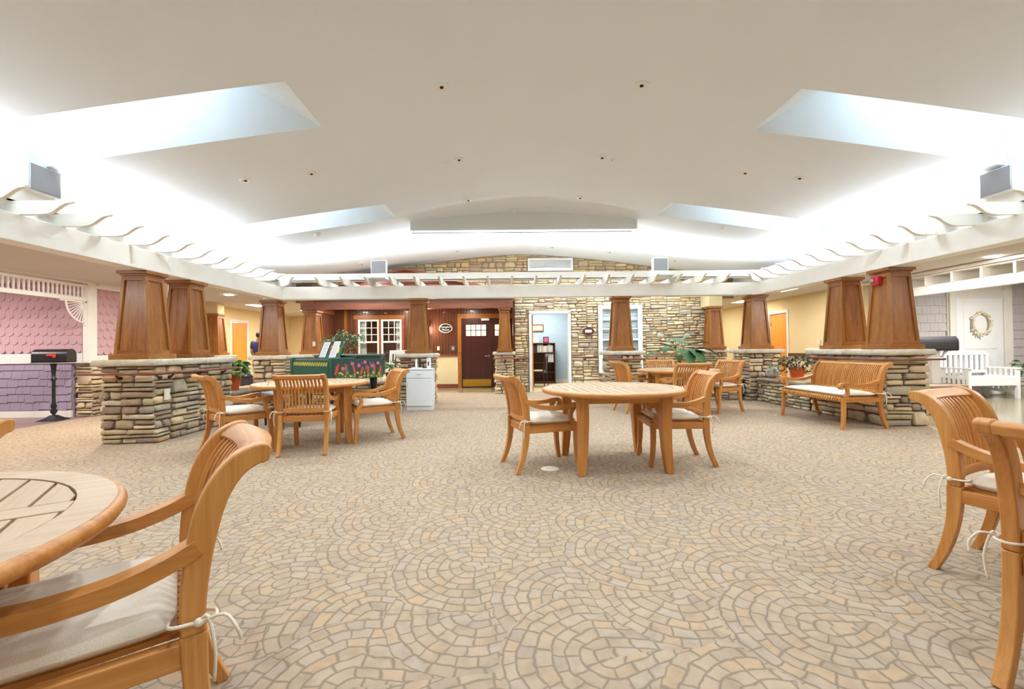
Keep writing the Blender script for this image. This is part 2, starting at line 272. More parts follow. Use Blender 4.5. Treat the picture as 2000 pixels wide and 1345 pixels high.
class MB:
    def __init__(s): s.v, s.f = [], []
    def add(s, vs_, fs):
        b = len(s.v); s.v += [tuple(q) for q in vs_]; s.f += [tuple(i+b for i in f) for f in fs]; return s
    def box(s, x0, x1, y0, y1, z0, z1):
        return s.add([(x0,y0,z0),(x1,y0,z0),(x1,y1,z0),(x0,y1,z0),(x0,y0,z1),(x1,y0,z1),(x1,y1,z1),(x0,y1,z1)],
                     [(0,3,2,1),(4,5,6,7),(0,1,5,4),(1,2,6,5),(2,3,7,6),(3,0,4,7)])
    def frus(s, c0, h0, c1, h1):                                   # box between two rectangles: centre (x,y,z), half sizes
        q = []
        for c, h in ((c0, h0), (c1, h1)):
            q += [(c[0]-h[0], c[1]-h[1], c[2]), (c[0]+h[0], c[1]-h[1], c[2]), (c[0]+h[0], c[1]+h[1], c[2]), (c[0]-h[0], c[1]+h[1], c[2])]
        return s.add(q, [(0,3,2,1),(4,5,6,7),(0,1,5,4),(1,2,6,5),(2,3,7,6),(3,0,4,7)])
    def extr(s, poly, axis, a, b):
        n = len(poly)
        mk = {'x': lambda t, p: (t, p[0], p[1]), 'y': lambda t, p: (p[0], t, p[1]), 'z': lambda t, p: (p[0], p[1], t)}[axis]
        return s.add([mk(a, p) for p in poly] + [mk(b, p) for p in poly],
                     [tuple(range(n)), tuple(range(2*n-1, n-1, -1))] + [(i, (i+1) % n, n+(i+1) % n, n+i) for i in range(n)])
    def ribbon(s, pts, wid, x0, x1, nx=1, bow=0.0, half=None):     # profile in (y,z) with thickness, swept along x, bowed back
        n = len(pts); L, Rr = [], []
        for i, p in enumerate(pts):
            a = pts[max(0, i-1)]; b = pts[min(n-1, i+1)]; t = (b[0]-a[0], b[1]-a[1]); l = math.hypot(*t) or 1; nn = (-t[1]/l, t[0]/l)
            wd = (wid[i] if isinstance(wid, (list, tuple)) else wid)/2
            L.append((p[0]+nn[0]*wd, p[1]+nn[1]*wd)); Rr.append((p[0]-nn[0]*wd, p[1]-nn[1]*wd))
        ring = L + Rr[::-1]; m = len(ring); vv, ff = [], []
        half = half or max(abs(x0), abs(x1))
        for k in range(nx+1):
            x = x0 + (x1-x0)*k/nx; dy = -bow*(1-(x/half)**2)
            vv += [(x, q[0]+dy, q[1]) for q in ring]
        for k in range(nx):
            for i in range(m): ff.append((k*m+i, k*m+(i+1) % m, (k+1)*m+(i+1) % m, (k+1)*m+i))
        for base in (0, nx*m):
            for i in range(n-1): ff.append((base+i, base+i+1, base+m-2-i, base+m-1-i))
        return s.add(vv, ff)
    def tube(s, pts, rad, n=7, cap=True):
        pts = [Vector(p) for p in pts]; vv, ff = [], []; up = Vector((0, 0, 1)); prev = None
        for i, p in enumerate(pts):
            t = (pts[min(i+1, len(pts)-1)] - pts[max(i-1, 0)]).normalized()
            a = t.cross(up if abs(t.z) < 0.95 else Vector((1, 0, 0))).normalized() if prev is None else (prev - t*prev.dot(t)).normalized()
            prev = a; b = t.cross(a); rr = rad[i] if isinstance(rad, (list, tuple)) else rad
            vv += [tuple(p + (a*math.cos(2*math.pi*k/n) + b*math.sin(2*math.pi*k/n))*rr) for k in range(n)]
        for i in range(len(pts)-1):
            for k in range(n): ff.append((i*n+k, i*n+(k+1) % n, (i+1)*n+(k+1) % n, (i+1)*n+k))
        if cap: ff += [tuple(range(n)), tuple(range(len(vv)-1, len(vv)-n-1, -1))]
        return s.add(vv, ff)
    def lathe(s, prof, n=16, c=(0, 0, 0)):
        vv, ff = [], []; m = len(prof)
        for (r, z) in prof: vv += [(c[0]+r*math.cos(2*math.pi*k/n), c[1]+r*math.sin(2*math.pi*k/n), c[2]+z) for k in range(n)]
        for i in range(m-1):
            for k in range(n): ff.append((i*n+k, i*n+(k+1) % n, (i+1)*n+(k+1) % n, (i+1)*n+k))
        ff += [tuple(range(n)), tuple(range(m*n-1, (m-1)*n-1, -1))]
        return s.add(vv, ff)
    def ell(s, c, r, nu=10, nv=7):
        vv = [(c[0], c[1], c[2]-r[2])]; ff = []
        for j in range(1, nv):
            ph = -math.pi/2 + math.pi*j/nv
            vv += [(c[0]+r[0]*math.cos(ph)*math.cos(2*math.pi*i/nu), c[1]+r[1]*math.cos(ph)*math.sin(2*math.pi*i/nu), c[2]+r[2]*math.sin(ph)) for i in range(nu)]
        vv.append((c[0], c[1], c[2]+r[2])); T = len(vv)-1
        for i in range(nu): ff += [(0, 1+(i+1) % nu, 1+i), (T, T-nu+i, T-nu+(i+1) % nu)]
        for j in range(nv-2):
            for i in range(nu): ff.append((1+j*nu+i, 1+j*nu+(i+1) % nu, 1+(j+1)*nu+(i+1) % nu, 1+(j+1)*nu+i))
        return s.add(vv, ff)
    def xf(s, M):
        s.v = [tuple(M @ Vector(q)) for q in s.v]; return s
    def build(s, name, mat, parent=None, smooth=False, bevel=0.0):
        return mesh_obj(name, s.v, s.f, mat, parent, smooth, bevel)
def bx(name, b, mat, parent=None, bevel=0.0): return MB().box(*b).build(name, mat, parent, bevel=bevel)
def struct(o, label=None, cat=None): return tag(o, label, cat, None, 'structure')
def copy_tree(o, parent=None):
    c = o.copy(); col.objects.link(c); c.parent = parent
    for ch in o.children: copy_tree(ch, c)
    return c
def smoothpath(pts, n=6):                                        # Catmull-Rom through points of any dimension
    out = []; P = [pts[0]] + list(pts) + [pts[-1]]
    for i in range(1, len(P)-2):
        for k in range(n):
            t = k/n; a, b, c, d = P[i-1], P[i], P[i+1], P[i+2]
            out.append(tuple(0.5*((2*b[j]) + (-a[j]+c[j])*t + (2*a[j]-5*b[j]+4*c[j]-d[j])*t*t + (-a[j]+3*b[j]-3*c[j]+d[j])*t**3) for j in range(len(b))))
    out.append(tuple(pts[-1])); return out

# ------------------------------------------------------------------ the room shell
def vz(x): d = x - 0.45; return 3.61 - 0.075*((d*d + 0.5)**0.65 - 0.5**0.65)
XL, XR, YB, YF = -5.42, 6.12, -4.0, 11.75
CEIL = 2.44
bx_floor = MB().add([(-7.52, YB, 0), (5.86, YB, 0), (5.86, YF, 0), (-7.52, YF, 0)], [(0, 1, 2, 3)])
bx_floor.add([(-8.06, YF, 0), (-5.05, YF, 0), (-5.05, 17, 0), (-8.06, 17, 0)], [(0, 1, 2, 3)])
bx_floor.add([(-8.06, 8.25, 0), (-7.52, 8.25, 0), (-7.52, YF, 0), (-8.06, YF, 0)], [(0, 1, 2, 3)])
struct(bx_floor.build('floor', 'carpet'), 'carpet printed with tan cobblestone fans', 'floor')
fl2 = MB().add([(5.86, YB, 0), (12, YB, 0), (12, 9.55, 0), (5.86, 9.55, 0)], [(0, 1, 2, 3)]).add([(5.86, 9.55, 0), (7.8, 9.55, 0), (7.8, 17, 0), (5.86, 17, 0)], [(0, 1, 2, 3)])
fl2.add([(5.4, YF, 0), (5.86, YF, 0), (5.86, 17, 0), (5.4, 17, 0)], [(0, 1, 2, 3)]).add([(-5.05, YF, 0), (0.28, YF, 0), (0.28, 13.5, 0), (-5.05, 13.5, 0)], [(0, 1, 2, 3)])
struct(fl2.build('floor_polished', 'polished_concrete'), 'polished olive grey concrete floor of the side aisle', 'floor')
struct(MB().add([(-11, YB, 0), (-7.52, YB, 0), (-7.52, 8.25, 0), (-11, 8.25, 0)], [(0, 1, 2, 3)]).build('floor_porch', 'subfloor_wood'), 'mauve brown wood floor of the porch', 'floor')
struct(MB().add([(0.28, YF, 0.0), (3.4, YF, 0.0), (3.4, 14.75, 0.0), (0.28, 14.75, 0.0)], [(0, 1, 2, 3)]).build('floor_office', 'tan_cloth'), 'beige carpet of the small office', 'floor')

SKY = [(-4.70, -1.83, 3.80, 4.58, -1), (-4.70, -1.83, 7.02, 7.80, -1), (2.69, 5.45, 3.93, 4.70, 1), (2.69, 5.45, 7.05, 7.75, 1)]
def build_ceiling():
    xs = sorted(set([round(XL + (XR-XL)*i/44, 4) for i in range(45)] + [s[0] for s in SKY] + [s[1] for s in SKY] + [-1.80, 2.72]))
    rows = lambda x: [YB, 0.0, 2.0] + ([3.80, 4.58, 7.02, 7.80] if x < 0.46 else [3.93, 4.70, 7.05, 7.75]) + [9.0, 10.4, YF]
    vv = []; ff = []; nr = len(rows(0))
    for x in xs: vv += [(x, y, vz(x)) for y in rows(x)]
    def hole(xa, xb, j):
        xm = (xa+xb)/2; rr = rows(xm); ym = (rr[j]+rr[j+1])/2
        for s in SKY:
            if s[0] < xm < s[1] and s[2] < ym < s[3]: return True
        return False
    for i in range(len(xs)-1):
        for j in range(nr-1):
            if not hole(xs[i], xs[i+1], j): ff.append((i*nr+j, i*nr+j+1, (i+1)*nr+j+1, (i+1)*nr+j))
    o = mesh_obj('ceiling', vv, ff, 'vault_paint', smooth=True, recalc=False)
    struct(o, 'white curved vault ceiling lit by hidden cove strips', 'ceiling')
    # flat white soffit under the crown, with a lunette face towards the hall and a dark strip for a shadow line
    so = thing('ceiling_soffit', 'flat white soffit with a grey lunette face hung under the vault crown', 'ceiling', (0, 0, 0), 0, None, 'structure')
    ex = [-1.66 + (2.45+1.66)*i/24 for i in range(25)]
    MB().extr([(ex[0], 3.29)] + [(x, max(3.295, vz(x)+0.01)) for x in ex] + [(ex[-1], 3.29)], 'y', 8.06, 8.10).build('lunette', 'well_paint', so)
    bx('shade_strip', (ex[0]+.03, ex[-1]-.1, 8.06, 8.075, 3.235, 3.247), 'grey_box', so)  # dark strip standing in for the shadowed gap below the lunette
    for hx in (ex[0]+.05, 0.4, ex[-1]-.15): bx('strip_hanger', (hx-.004, hx+.004, 8.064, 8.072, 3.247, 3.29), 'white', so)  # added only to carry the dark strip
    for k, (x0, x1, y0, y1, side) in enumerate(SKY):
        if side < 0: t0, t1 = x0+0.12, x1-1.05
        else: t0, t1 = x0+1.05, x1-0.12
        ZT = 4.05
        xx = [x for x in xs if x0-1e-6 <= x <= x1+1e-6]; m = len(xx)
        v3 = [(x, y1, vz(x)) for x in xx] + [(x, y0, vz(x)) for x in xx] + [(t0, y1, ZT), (t1, y1, ZT), (t0, y0, ZT), (t1, y0, ZT)]
        f3 = [tuple(range(m)) + (2*m+1, 2*m), tuple(range(m, 2*m)) + (2*m+3, 2*m+2), (0, m, 2*m+2, 2*m), (m-1, 2*m-1, 2*m+3, 2*m+1)]
        wt = thing('window_%d' % (k+1), None, None, (0, 0, 0), 0, None, 'structure')
        tag(wt, ['skylight in a long splayed ceiling well beside the lavender porch aisle', 'skylight in a splayed ceiling well above the painted piano', 'skylight in a splayed ceiling well toward the white porch', 'skylight in a splayed ceiling well above the four chairs by the stone ledge'][k], 'skylight')
        mesh_obj('skylight_well', v3, f3, 'well_paint', wt)
        fr = MB()
        for b in ((t0-0.05, t1+0.05, y0-0.05, y0+0.03), (t0-0.05, t1+0.05, y1-0.03, y1+0.05), (t0-0.05, t0+0.03, y0+0.03, y1-0.03), (t1-0.03, t1+0.05, y0+0.03, y1-0.03)): fr.box(*b, ZT, ZT+0.06)
        fr.build('skylight_frame', 'white', wt); bx('pane', (t0+0.03, t1-0.03, y0+0.03, y1-0.03, ZT+0.03, ZT+0.036), 'glass', wt)
build_ceiling()
ac = MB()
for (a, b, c, d) in ((-11, -4.81, YB, 8.3), (-8.12, -4.81, 8.3, 9.55), (-8.12, XL, 9.55, 17), (5.594, 12, YB, 9.6), (XR, 7.9, 9.6, 17), (XL, -5.05, YF, 17), (5.4, XR, YF, 17)):
    ac.add([(a, c, CEIL), (b, c, CEIL), (b, d, CEIL), (a, d, CEIL)], [(0, 1, 2, 3)])
struct(ac.build('ceiling_aisle', 'aisle_ceiling'), 'low flat ceiling of the side aisles', 'ceiling')
for nm, X, lab in (('wall_bulkhead_left', XL, 'plain bulkhead between vault and aisle beside the lavender porch'), ('wall_bulkhead_right', XR, 'plain bulkhead between vault and aisle beside the white porch')):
    struct(bx(nm, (X-0.04 if X < 0 else X, X if X < 0 else X+0.04, YB, YF, CEIL-0.0, vz(X)+0.03), 'vault_paint'), lab, 'wall')
struct(bx('wall_behind', (-11, 12, YB-0.1, YB, 0, 3.9), 'yellow_paint'), 'plain cream wall closing the hall', 'wall')
struct(bx('wall_outer_left', (-11.1, -11, YB, 8.1, 0, 2.47), 'pink'), 'pink outer wall of the porch', 'wall')
struct(bx('wall_outer_right', (12, 12.1, YB, 10, 0, 2.47), 'grey_shingle'), 'grey outer wall of the white porch', 'wall')
# ---- yellow aisle walls with their doors
def yellow_wall(name, X, y0, y1, dy0, dy1, inward, label):
    t = 0.12; xa, xb = (X-t, X) if inward > 0 else (X, X+t)
    m = MB().box(xa, xb, y0, dy0, 0, CEIL+0.03).box(xa, xb, dy1, y1, 0, CEIL+0.03).box(xa, xb, dy0, dy1, 2.05, CEIL+0.03)
    return struct(m.build(name, 'yellow_paint'), label, 'wall')
yellow_wall('wall_left', -8.06, 9.7, 17, 13.35, 14.18, 1, 'yellow painted wall of the aisle by the terracotta planter')
yellow_wall('wall_right', 7.8, 9.55, 17, 12.15, 12.98, -1, 'yellow painted wall of the aisle behind the slatted bench')
struct(bx('wall_end_left', (-8.15, -5.0, 17, 17.1, 0, 2.47), 'yellow_paint'), 'yellow end wall of the corridor beside the wooden porch', 'wall')
struct(bx('wall_end_right', (5.3, 8.1, 17, 17.1, 0, 2.45), 'yellow_paint'), 'yellow end wall of the corridor beside the stone wall', 'wall')
struct(MB().box(-5.2, -5.05, 12.0, 17, 0, 2.5).box(5.4, 5.5, 11.9, 17, 0, 2.5).build('wall_corridor', 'yellow_paint'), 'yellow corridor walls running beside the house', 'wall')
for i, (X, sgn, y0, y1, lab, ajar) in enumerate(((-8.06, 1, 13.35, 14.18, 'orange maple door standing ajar in white frame, past the person in navy', 0.35), (7.8, -1, 12.15, 12.98, 'closed orange maple door in white frame behind the orange plant pot', 0.0))):
    d = thing('door_%d' % (i+1), lab, 'door', (0, 0, 0), 0, None, 'structure')
    xa, xb = (X-0.12, X+0.02*sgn) if sgn > 0 else (X-0.02, X+0.12)
    xa, xb = (X-.13, X+.02) if sgn > 0 else (X-.02, X+.13); f = MB().box(xa, xb, y0-0.06, y0+.02, 0, 2.12).box(xa, xb, y1-.02, y1+0.06, 0, 2.12).box(xa, xb, y0+.02, y1-.02, 2.035, 2.12); f.build('door_frame', 'trim_white', d, bevel=0.006)
    L = y1-y0-.045
    leaf = MB().box(0, 0.045, -L, 0, 0.01, 2.03); M = Matrix.Translation((X-0.04*sgn - (0 if sgn > 0 else .0), y1-0.022, 0)) @ Matrix.Rotation(-ajar*sgn, 4, 'Z')
    lf = leaf.xf(M).build('door_leaf', 'maple_z', d, bevel=0.003)
    hh = MB().tube([(-0.06 if sgn < 0 else 0.05, -L+0.09, 0.98), (-0.06 if sgn < 0 else 0.10, -L+0.09, 0.98), (-0.06 if sgn < 0 else 0.10, -L+0.2, 0.98)], 0.012).xf(M); hh.build('handle', 'chrome', lf)
    for z in (0.3, 1.0, 1.75): bx('hinge', (X-0.03*sgn-0.012, X-0.03*sgn+0.012, y1-0.045, y1-0.02, z-0.05, z+0.05), 'chrome', d)
    bx('room_wall', (X-1.3*sgn-0.05, X-1.3*sgn, y0-0.6, y1+0.9, 0, 2.2), 'yellow_paint', d)

# ------------------------------------------------------------------ stonework
STONES = {}
def stone_rects(u0, u1, v0, v1, rg, scale, out):
    stack = [(u0, u1, v0, v1, None)]
    while stack:
        a, b, c, d, t = stack.pop(); w_, h_ = b-a, d-c
        if t is None or rg.random() < 0.25:
            q = rg.random(); t = (rg.uniform(0.010, 0.020) if q < 0.66 else rg.uniform(0.02, 0.036) if q < 0.9 else rg.uniform(0.04, 0.075))*scale
        if w_*h_ < t or (h_ < 0.075*scale**0.5 and w_ < 0.30*scale**0.5):
            out.append((a, b, c, d)); continue
        if w_/h_ > rg.uniform(1.9, 4.4):
            m_ = a + w_*rg.uniform(0.32, 0.68); stack += [(a, m_, c, d, t if rg.random() < 0.6 else None), (m_, b, c, d, t if rg.random() < 0.6 else None)]
        else:
            m_ = c + h_*rg.uniform(0.34, 0.66); stack += [(a, b, c, m_, t if rg.random() < 0.6 else None), (a, b, m_, d, t if rg.random() < 0.6 else None)]
def stone_face(parent, O, u, n, W_, H_, seed, holes=(), clip=None, scale=1.0, v0=0.0, proud=(0.018, 0.05), hidden=False, mat='stone'):
    rg = random.Random(seed); rects = []; stone_rects(0, W_, v0, H_, rg, scale, rects)
    O = Vector(O); u = Vector(u); n = Vector(n)
    for (a, b, c, d) in rects:
        for (ha, hb, hc, hd) in holes:
            if a < hb and b > ha and c < hd and d > hc:
                cand = [(a, min(b, ha), c, d), (max(a, hb), b, c, d), (a, b, c, min(d, hc)), (a, b, max(c, hd), d)]
                cand = [q for q in cand if q[1]-q[0] > 0.015 and q[3]-q[2] > 0.015]
                if not cand: a = b; break
                a, b, c, d = max(cand, key=lambda q: (q[1]-q[0])*(q[3]-q[2]))
        if b-a < 0.012 or d-c < 0.012: continue
        if clip:
            lim = min(clip(a), clip(b))
            if c > lim-0.02: continue
            d = min(d, max(lim, c+0.02))
        g = 0.0035; a += g; b -= g; c += g; d -= g
        w_, h_ = b-a, d-c
        if w_ < 0.01 or h_ < 0.01: continue
        k = min(w_, h_)
        def j(f): return rg.uniform(0.02, f)*k
        pts = [(a+j(.28), c+j(.14)), (a+w_*rg.uniform(.3, .7), c+j(.09)), (b-j(.28), c+j(.14)), (b-j(.12), c+h_*rg.uniform(.3, .7)), (b-j(.34), d-j(.18)), (a+w_*rg.uniform(.3, .7), d-j(.12)), (a+j(.34), d-j(.18)), (a+j(.12), c+h_*rg.uniform(.3, .7))]
        p = rg.uniform(*proud); cu, cv = (a+b)/2, (c+d)/2; ins = min(0.012, 0.22*k)
        tu, tv = rg.uniform(-.15, .15), rg.uniform(-.25, .1)
        def P(q, depth, inset):
            du, dv = q[0]-cu, q[1]-cv; l = math.hypot(du, dv) or 1; s_ = max(0.2, 1-inset/l)
            dd = depth + (tu*du + tv*dv if depth > 0 else 0)
            return tuple(O + u*(cu+du*s_) + Vector((0, 0, cv+dv*s_)) + n*dd)
        V = [P(q, -0.01, 0) for q in pts] + [P(q, p*0.72, 0.001) for q in pts] + [P(q, p, ins) for q in pts] + [P((cu, cv), p*1.03, 0)]
        F = []
        for r_ in (0, 8):
            F += [(r_+i, r_+(i+1) % 8, r_+8+(i+1) % 8, r_+8+i) for i in range(8)]
        F += [(16+i, 16+(i+1) % 8, 24) for i in range(8)]
        STONES.setdefault(parent, []).append((w_*h_*(0.0001 if hidden else 1), V, F, hidden, mat))
def flush_stones(parent, limit=290):
    L = sorted(STONES.pop(parent), key=lambda s: -s[0]); rest = {}
    for i, (_, V, F, hid, mat) in enumerate(L):
        if i < limit and not hid: mesh_obj('stone', V, F, mat, parent, smooth=True)
        else: rest.setdefault(mat, MB()).add(V, F)
    for mat, m in rest.items(): tag(m.build('stone_infill', mat, parent, smooth=True), kind='stuff')
def slab(name, x0, x1, y0, y1, z0, z1, mat, parent, seed, amp=0.012, step=0.07):
    rg = random.Random(seed); nx = max(2, int((x1-x0)/step)); ny = max(2, int((y1-y0)/step)); V, F = [], []
    for k in range(4):
        z = z0 + (z1-z0)*(0, 0.22, 0.8, 1)[k]; ins = (0.016, 0, 0.002, 0.016)[k]
        for j in range(ny+1):
            for i in range(nx+1):
                e = i in (0, nx) or j in (0, ny)
                x = x0+ins + (x1-x0-2*ins)*i/nx; y = y0+ins + (y1-y0-2*ins)*j/ny
                V.append((x + (rg.uniform(-amp, amp) if e else 0), y + (rg.uniform(-amp, amp) if e else 0), z + (rg.uniform(-amp, amp)*0.3 if k in (0, 3) else 0)))
    N = (nx+1)*(ny+1); ix = lambda i, j, k: k*N + j*(nx+1) + i
    for j in range(ny):
        for i in range(nx):
            F += [(ix(i,j,3), ix(i+1,j,3), ix(i+1,j+1,3), ix(i,j+1,3)), (ix(i,j,0), ix(i,j+1,0), ix(i+1,j+1,0), ix(i+1,j,0))]
    for k in range(3):
        for i in range(nx): F += [(ix(i,0,k), ix(i+1,0,k), ix(i+1,0,k+1), ix(i,0,k+1)), (ix(i,ny,k), ix(i,ny,k+1), ix(i+1,ny,k+1), ix(i+1,ny,k))]
        for j in range(ny): F += [(ix(0,j,k), ix(0,j,k+1), ix(0,j+1,k+1), ix(0,j+1,k)), (ix(nx,j,k), ix(nx,j+1,k), ix(nx,j+1,k+1), ix(nx,j,k+1))]
    return mesh_obj(name, V, F, mat, parent, smooth=True)
def pier(name, label, x0, x1, y0, y1, H_, seed, show, caps=None, over=0.055, capmat='cap_rock', capt=0.085, stonemat='stone', scale=1.0, cat='stone pier', group=None, skip=''):
    """Stone-faced block; show = visible sides among f(ront -y) r(+x) l(-x) b(+y)."""
    t = thing(name, label, cat, ((x0+x1)/2, (y0+y1)/2, 0), 0, group)
    cx, cy = (x0+x1)/2, (y0+y1)/2; a, b, c, d = x0-cx, x1-cx, y0-cy, y1-cy; e = 0.03
    top = H_-capt
    bx('core', (a+e, b-e, c+e, d-e, 0, top), 'joint_shade', t)
    sides = {'f': ((a+.006, c+e, 0), (1, 0, 0), (0, -1, 0), b-a-.012), 'b': ((a+.006, d-e, 0), (1, 0, 0), (0, 1, 0), b-a-.012), 'r': ((b-e, c+.006, 0), (0, 1, 0), (1, 0, 0), d-c-.012), 'l': ((a+e, c+.006, 0), (0, 1, 0), (-1, 0, 0), d-c-.012)}
    for i, (k, (O, u, n, W_)) in enumerate(sides.items()):
        if k in skip: continue
        stone_face(t, O, u, n, W_, top, seed*11+i, hidden=k not in show, mat=stonemat, scale=scale)
    flush_stones(t)
    caps = caps or 1
    long_y = (d-c) >= (b-a)
    oa, ob, oc, od = (0.0 if k in skip else over for k in 'lrfb')
    cuts = [0.0] + [i/caps + random.Random(seed+i).uniform(-.06, .06) for i in range(1, caps)] + [1.0]
    for i in range(caps):
        if long_y: r_ = (a-oa, b+ob, c-oc+(d-c+oc+od)*cuts[i]+(0.003 if i else 0), c-oc+(d-c+oc+od)*cuts[i+1])
        else: r_ = (a-oa+(b-a+oa+ob)*cuts[i]+(0.003 if i else 0), a-oa+(b-a+oa+ob)*cuts[i+1], c-oc, d+od)
        slab('cap_stone', *r_, top, H_, capmat, t, seed*3+i)
    return t
PH = 1.06
pier('stone_pier', 'long stone pier with outlet plate, carrying two tapered columns near the lavender wall', -5.10, -4.42, 5.73, 7.34, PH, 1, 'fr', 2, scale=1.6)
pier('stone_pier', 'long stone pier behind the slatted bench, carrying two tapered columns', 5.24, 5.86, 6.06, 7.56, PH, 2, 'fl', 2, scale=1.6)
pier('stone_pier', 'square stone pier between the two planter ledges beside the painted piano', -5.14, -4.46, 9.21, 9.88, PH, 3, 'fr', scale=1.35)
pier('stone_pier', 'square stone pier standing behind the white cabinet', -2.15, -1.48, 9.15, 9.86, PH, 4, 'fr', scale=1.35)
pier('stone_pier', 'square stone pier in front of the white window of the stone wall', 2.17, 2.84, 9.19, 9.86, PH, 5, 'fl', scale=1.35)
pier('stone_pier', 'square stone pier at the corner of the ledge with the small succulent', 5.08, 5.76, 9.19, 9.86, PH, 6, 'fl', scale=1.35)
pier('stone_pier', 'stone half pier under porch column next to the switch plate', -5.25, -4.60, 11.3, 11.82, PH, 7, 'fr', stonemat='stone')
pier('stone_pier', 'stone half pier under porch column beside the burgundy double door', -0.23, 0.23, 11.33, 11.62, PH, 8, 'fr', stonemat='stone_gold')
pier('stone_pier', 'stone half pier under pilaster at the end of the stone wall', 5.08, 5.66, 11.25, 11.52, PH, 9, 'fl', stonemat='stone')
pier('stone_pier', 'stone half pier under slim pilaster by the ajar maple door', -7.98, -7.38, 11.7, 12.35, PH, 10, 'fr')
pier('stone_pier', 'low stone wall end beside the lavender shingle wall', -7.79, -7.49, 8.26, 9.73, 0.965, 12, 'fr', 2, 0.0, 'stone', 0.05)
pier('stone_pier', 'stone half pier against the yellow wall behind the bench', 7.05, 7.68, 9.6, 10.2, PH, 13, 'fl')
LH = 0.48
pier('stone_ledge', 'low stone planter ledge beside the pier with the outlet plate', -5.05, -4.48, 7.385, 9.165, LH, 21, 'r', 2, 0.03, 'stone', 0.06, cat='ledge', skip='fb')
pier('stone_ledge', 'low stone planter ledge behind the painted piano', -4.415, -2.195, 9.33, 9.84, LH, 22, 'f', 3, 0.03, 'stone', 0.06, cat='ledge', skip='lr')
pier('stone_ledge', 'low stone planter ledge below the large split-leaf plant', 2.885, 5.035, 9.33, 9.84, LH, 23, 'f', 3, 0.03, 'stone', 0.06, cat='ledge', skip='lr')
pier('stone_ledge', 'low stone planter ledge running behind the slatted bench', 5.22, 5.82, 7.605, 9.145, LH, 24, 'l', 2, 0.03, 'stone', 0.06, cat='ledge', skip='fb')
pier('stone_ledge', 'low stone ledge carrying the dark grey mailbox', 5.905, 7.36, 7.02, 7.46, 0.47, 25, 'f', 2, 0.03, 'stone', 0.06, cat='ledge', skip='l')

# ---- the big stone wall with gable
DO, WI, LV = (0.71, 1.71, 2.07), (2.54, 3.58, 0.50, 2.18), (0.69, 1.80, 3.21, 3.46)
wb = thing('wall_back', 'tall ledgestone wall with gable reaching the vault', 'wall', (0, 0, 0), 0, None, 'structure')
core = MB()
def wall_xz(m, rects, y0, y1):
    for (a, b, c, d) in rects: m.box(a, b, y0, y1, c, d)
wall_xz(core, [(0.30, DO[0], 0, 2.6), (DO[0], DO[1], DO[2], 2.6), (DO[1], WI[0], 0, 2.6), (WI[0], WI[1], 0, WI[2]), (WI[0], WI[1], WI[3], 2.6), (WI[1], 5.40, 0, 2.6)], 11.75, 11.88)
gx = [XL + (XR-XL)*i/24 for i in range(25)]
core.extr([(XL, 2.4)] + [(0.30, 2.4), (0.30, 2.6), (5.4, 2.6), (5.4, 2.4), (XR, 2.4)] + [(x, vz(x)+0.03) for x in gx[::-1]], 'y', 11.752, 11.86)
core.build('shade_core', 'joint_shade_gold', wb)
stone_face(wb, (0.28, 11.75, 0), (1, 0, 0), (0, -1, 0), 5.12, 2.56, 77, holes=[(DO[0]-.06-.28, DO[1]+.06-.28, -1, DO[2]+.06), (WI[0]-.06-.28, WI[1]+.06-.28, WI[2]-.05, WI[3]+.06)], scale=1.15, mat='stone_gold', proud=(0.012, 0.04))
stone_face(wb, (-5.0, 11.75, 0), (1, 0, 0), (0, -1, 0), 10.6, 3.75, 78, holes=[(LV[0]-.05+5, LV[1]+.05+5, LV[2]-.05, LV[3]+.05)], clip=lambda q: vz(q-5.0)-0.005, scale=1.8, v0=2.56, mat='stone_gold', proud=(0.012, 0.035))
flush_stones(wb, 295)
struct(MB().box(5.22, 5.56, 11.24, 11.74, 2.155, 3.0).box(5.4, 5.75, 11.64, 11.9, 0, PH+1.1).build('wall_pillar', 'yellow_paint'), 'yellow drywall pillar above the pilaster at the stone wall end', 'wall')
struct(bx('wall_pillar_left', (-8.05, -7.52, 11.88, 12.16, 2.165, CEIL), 'yellow_paint'), 'yellow drywall pillar above the slim pilaster', 'wall')

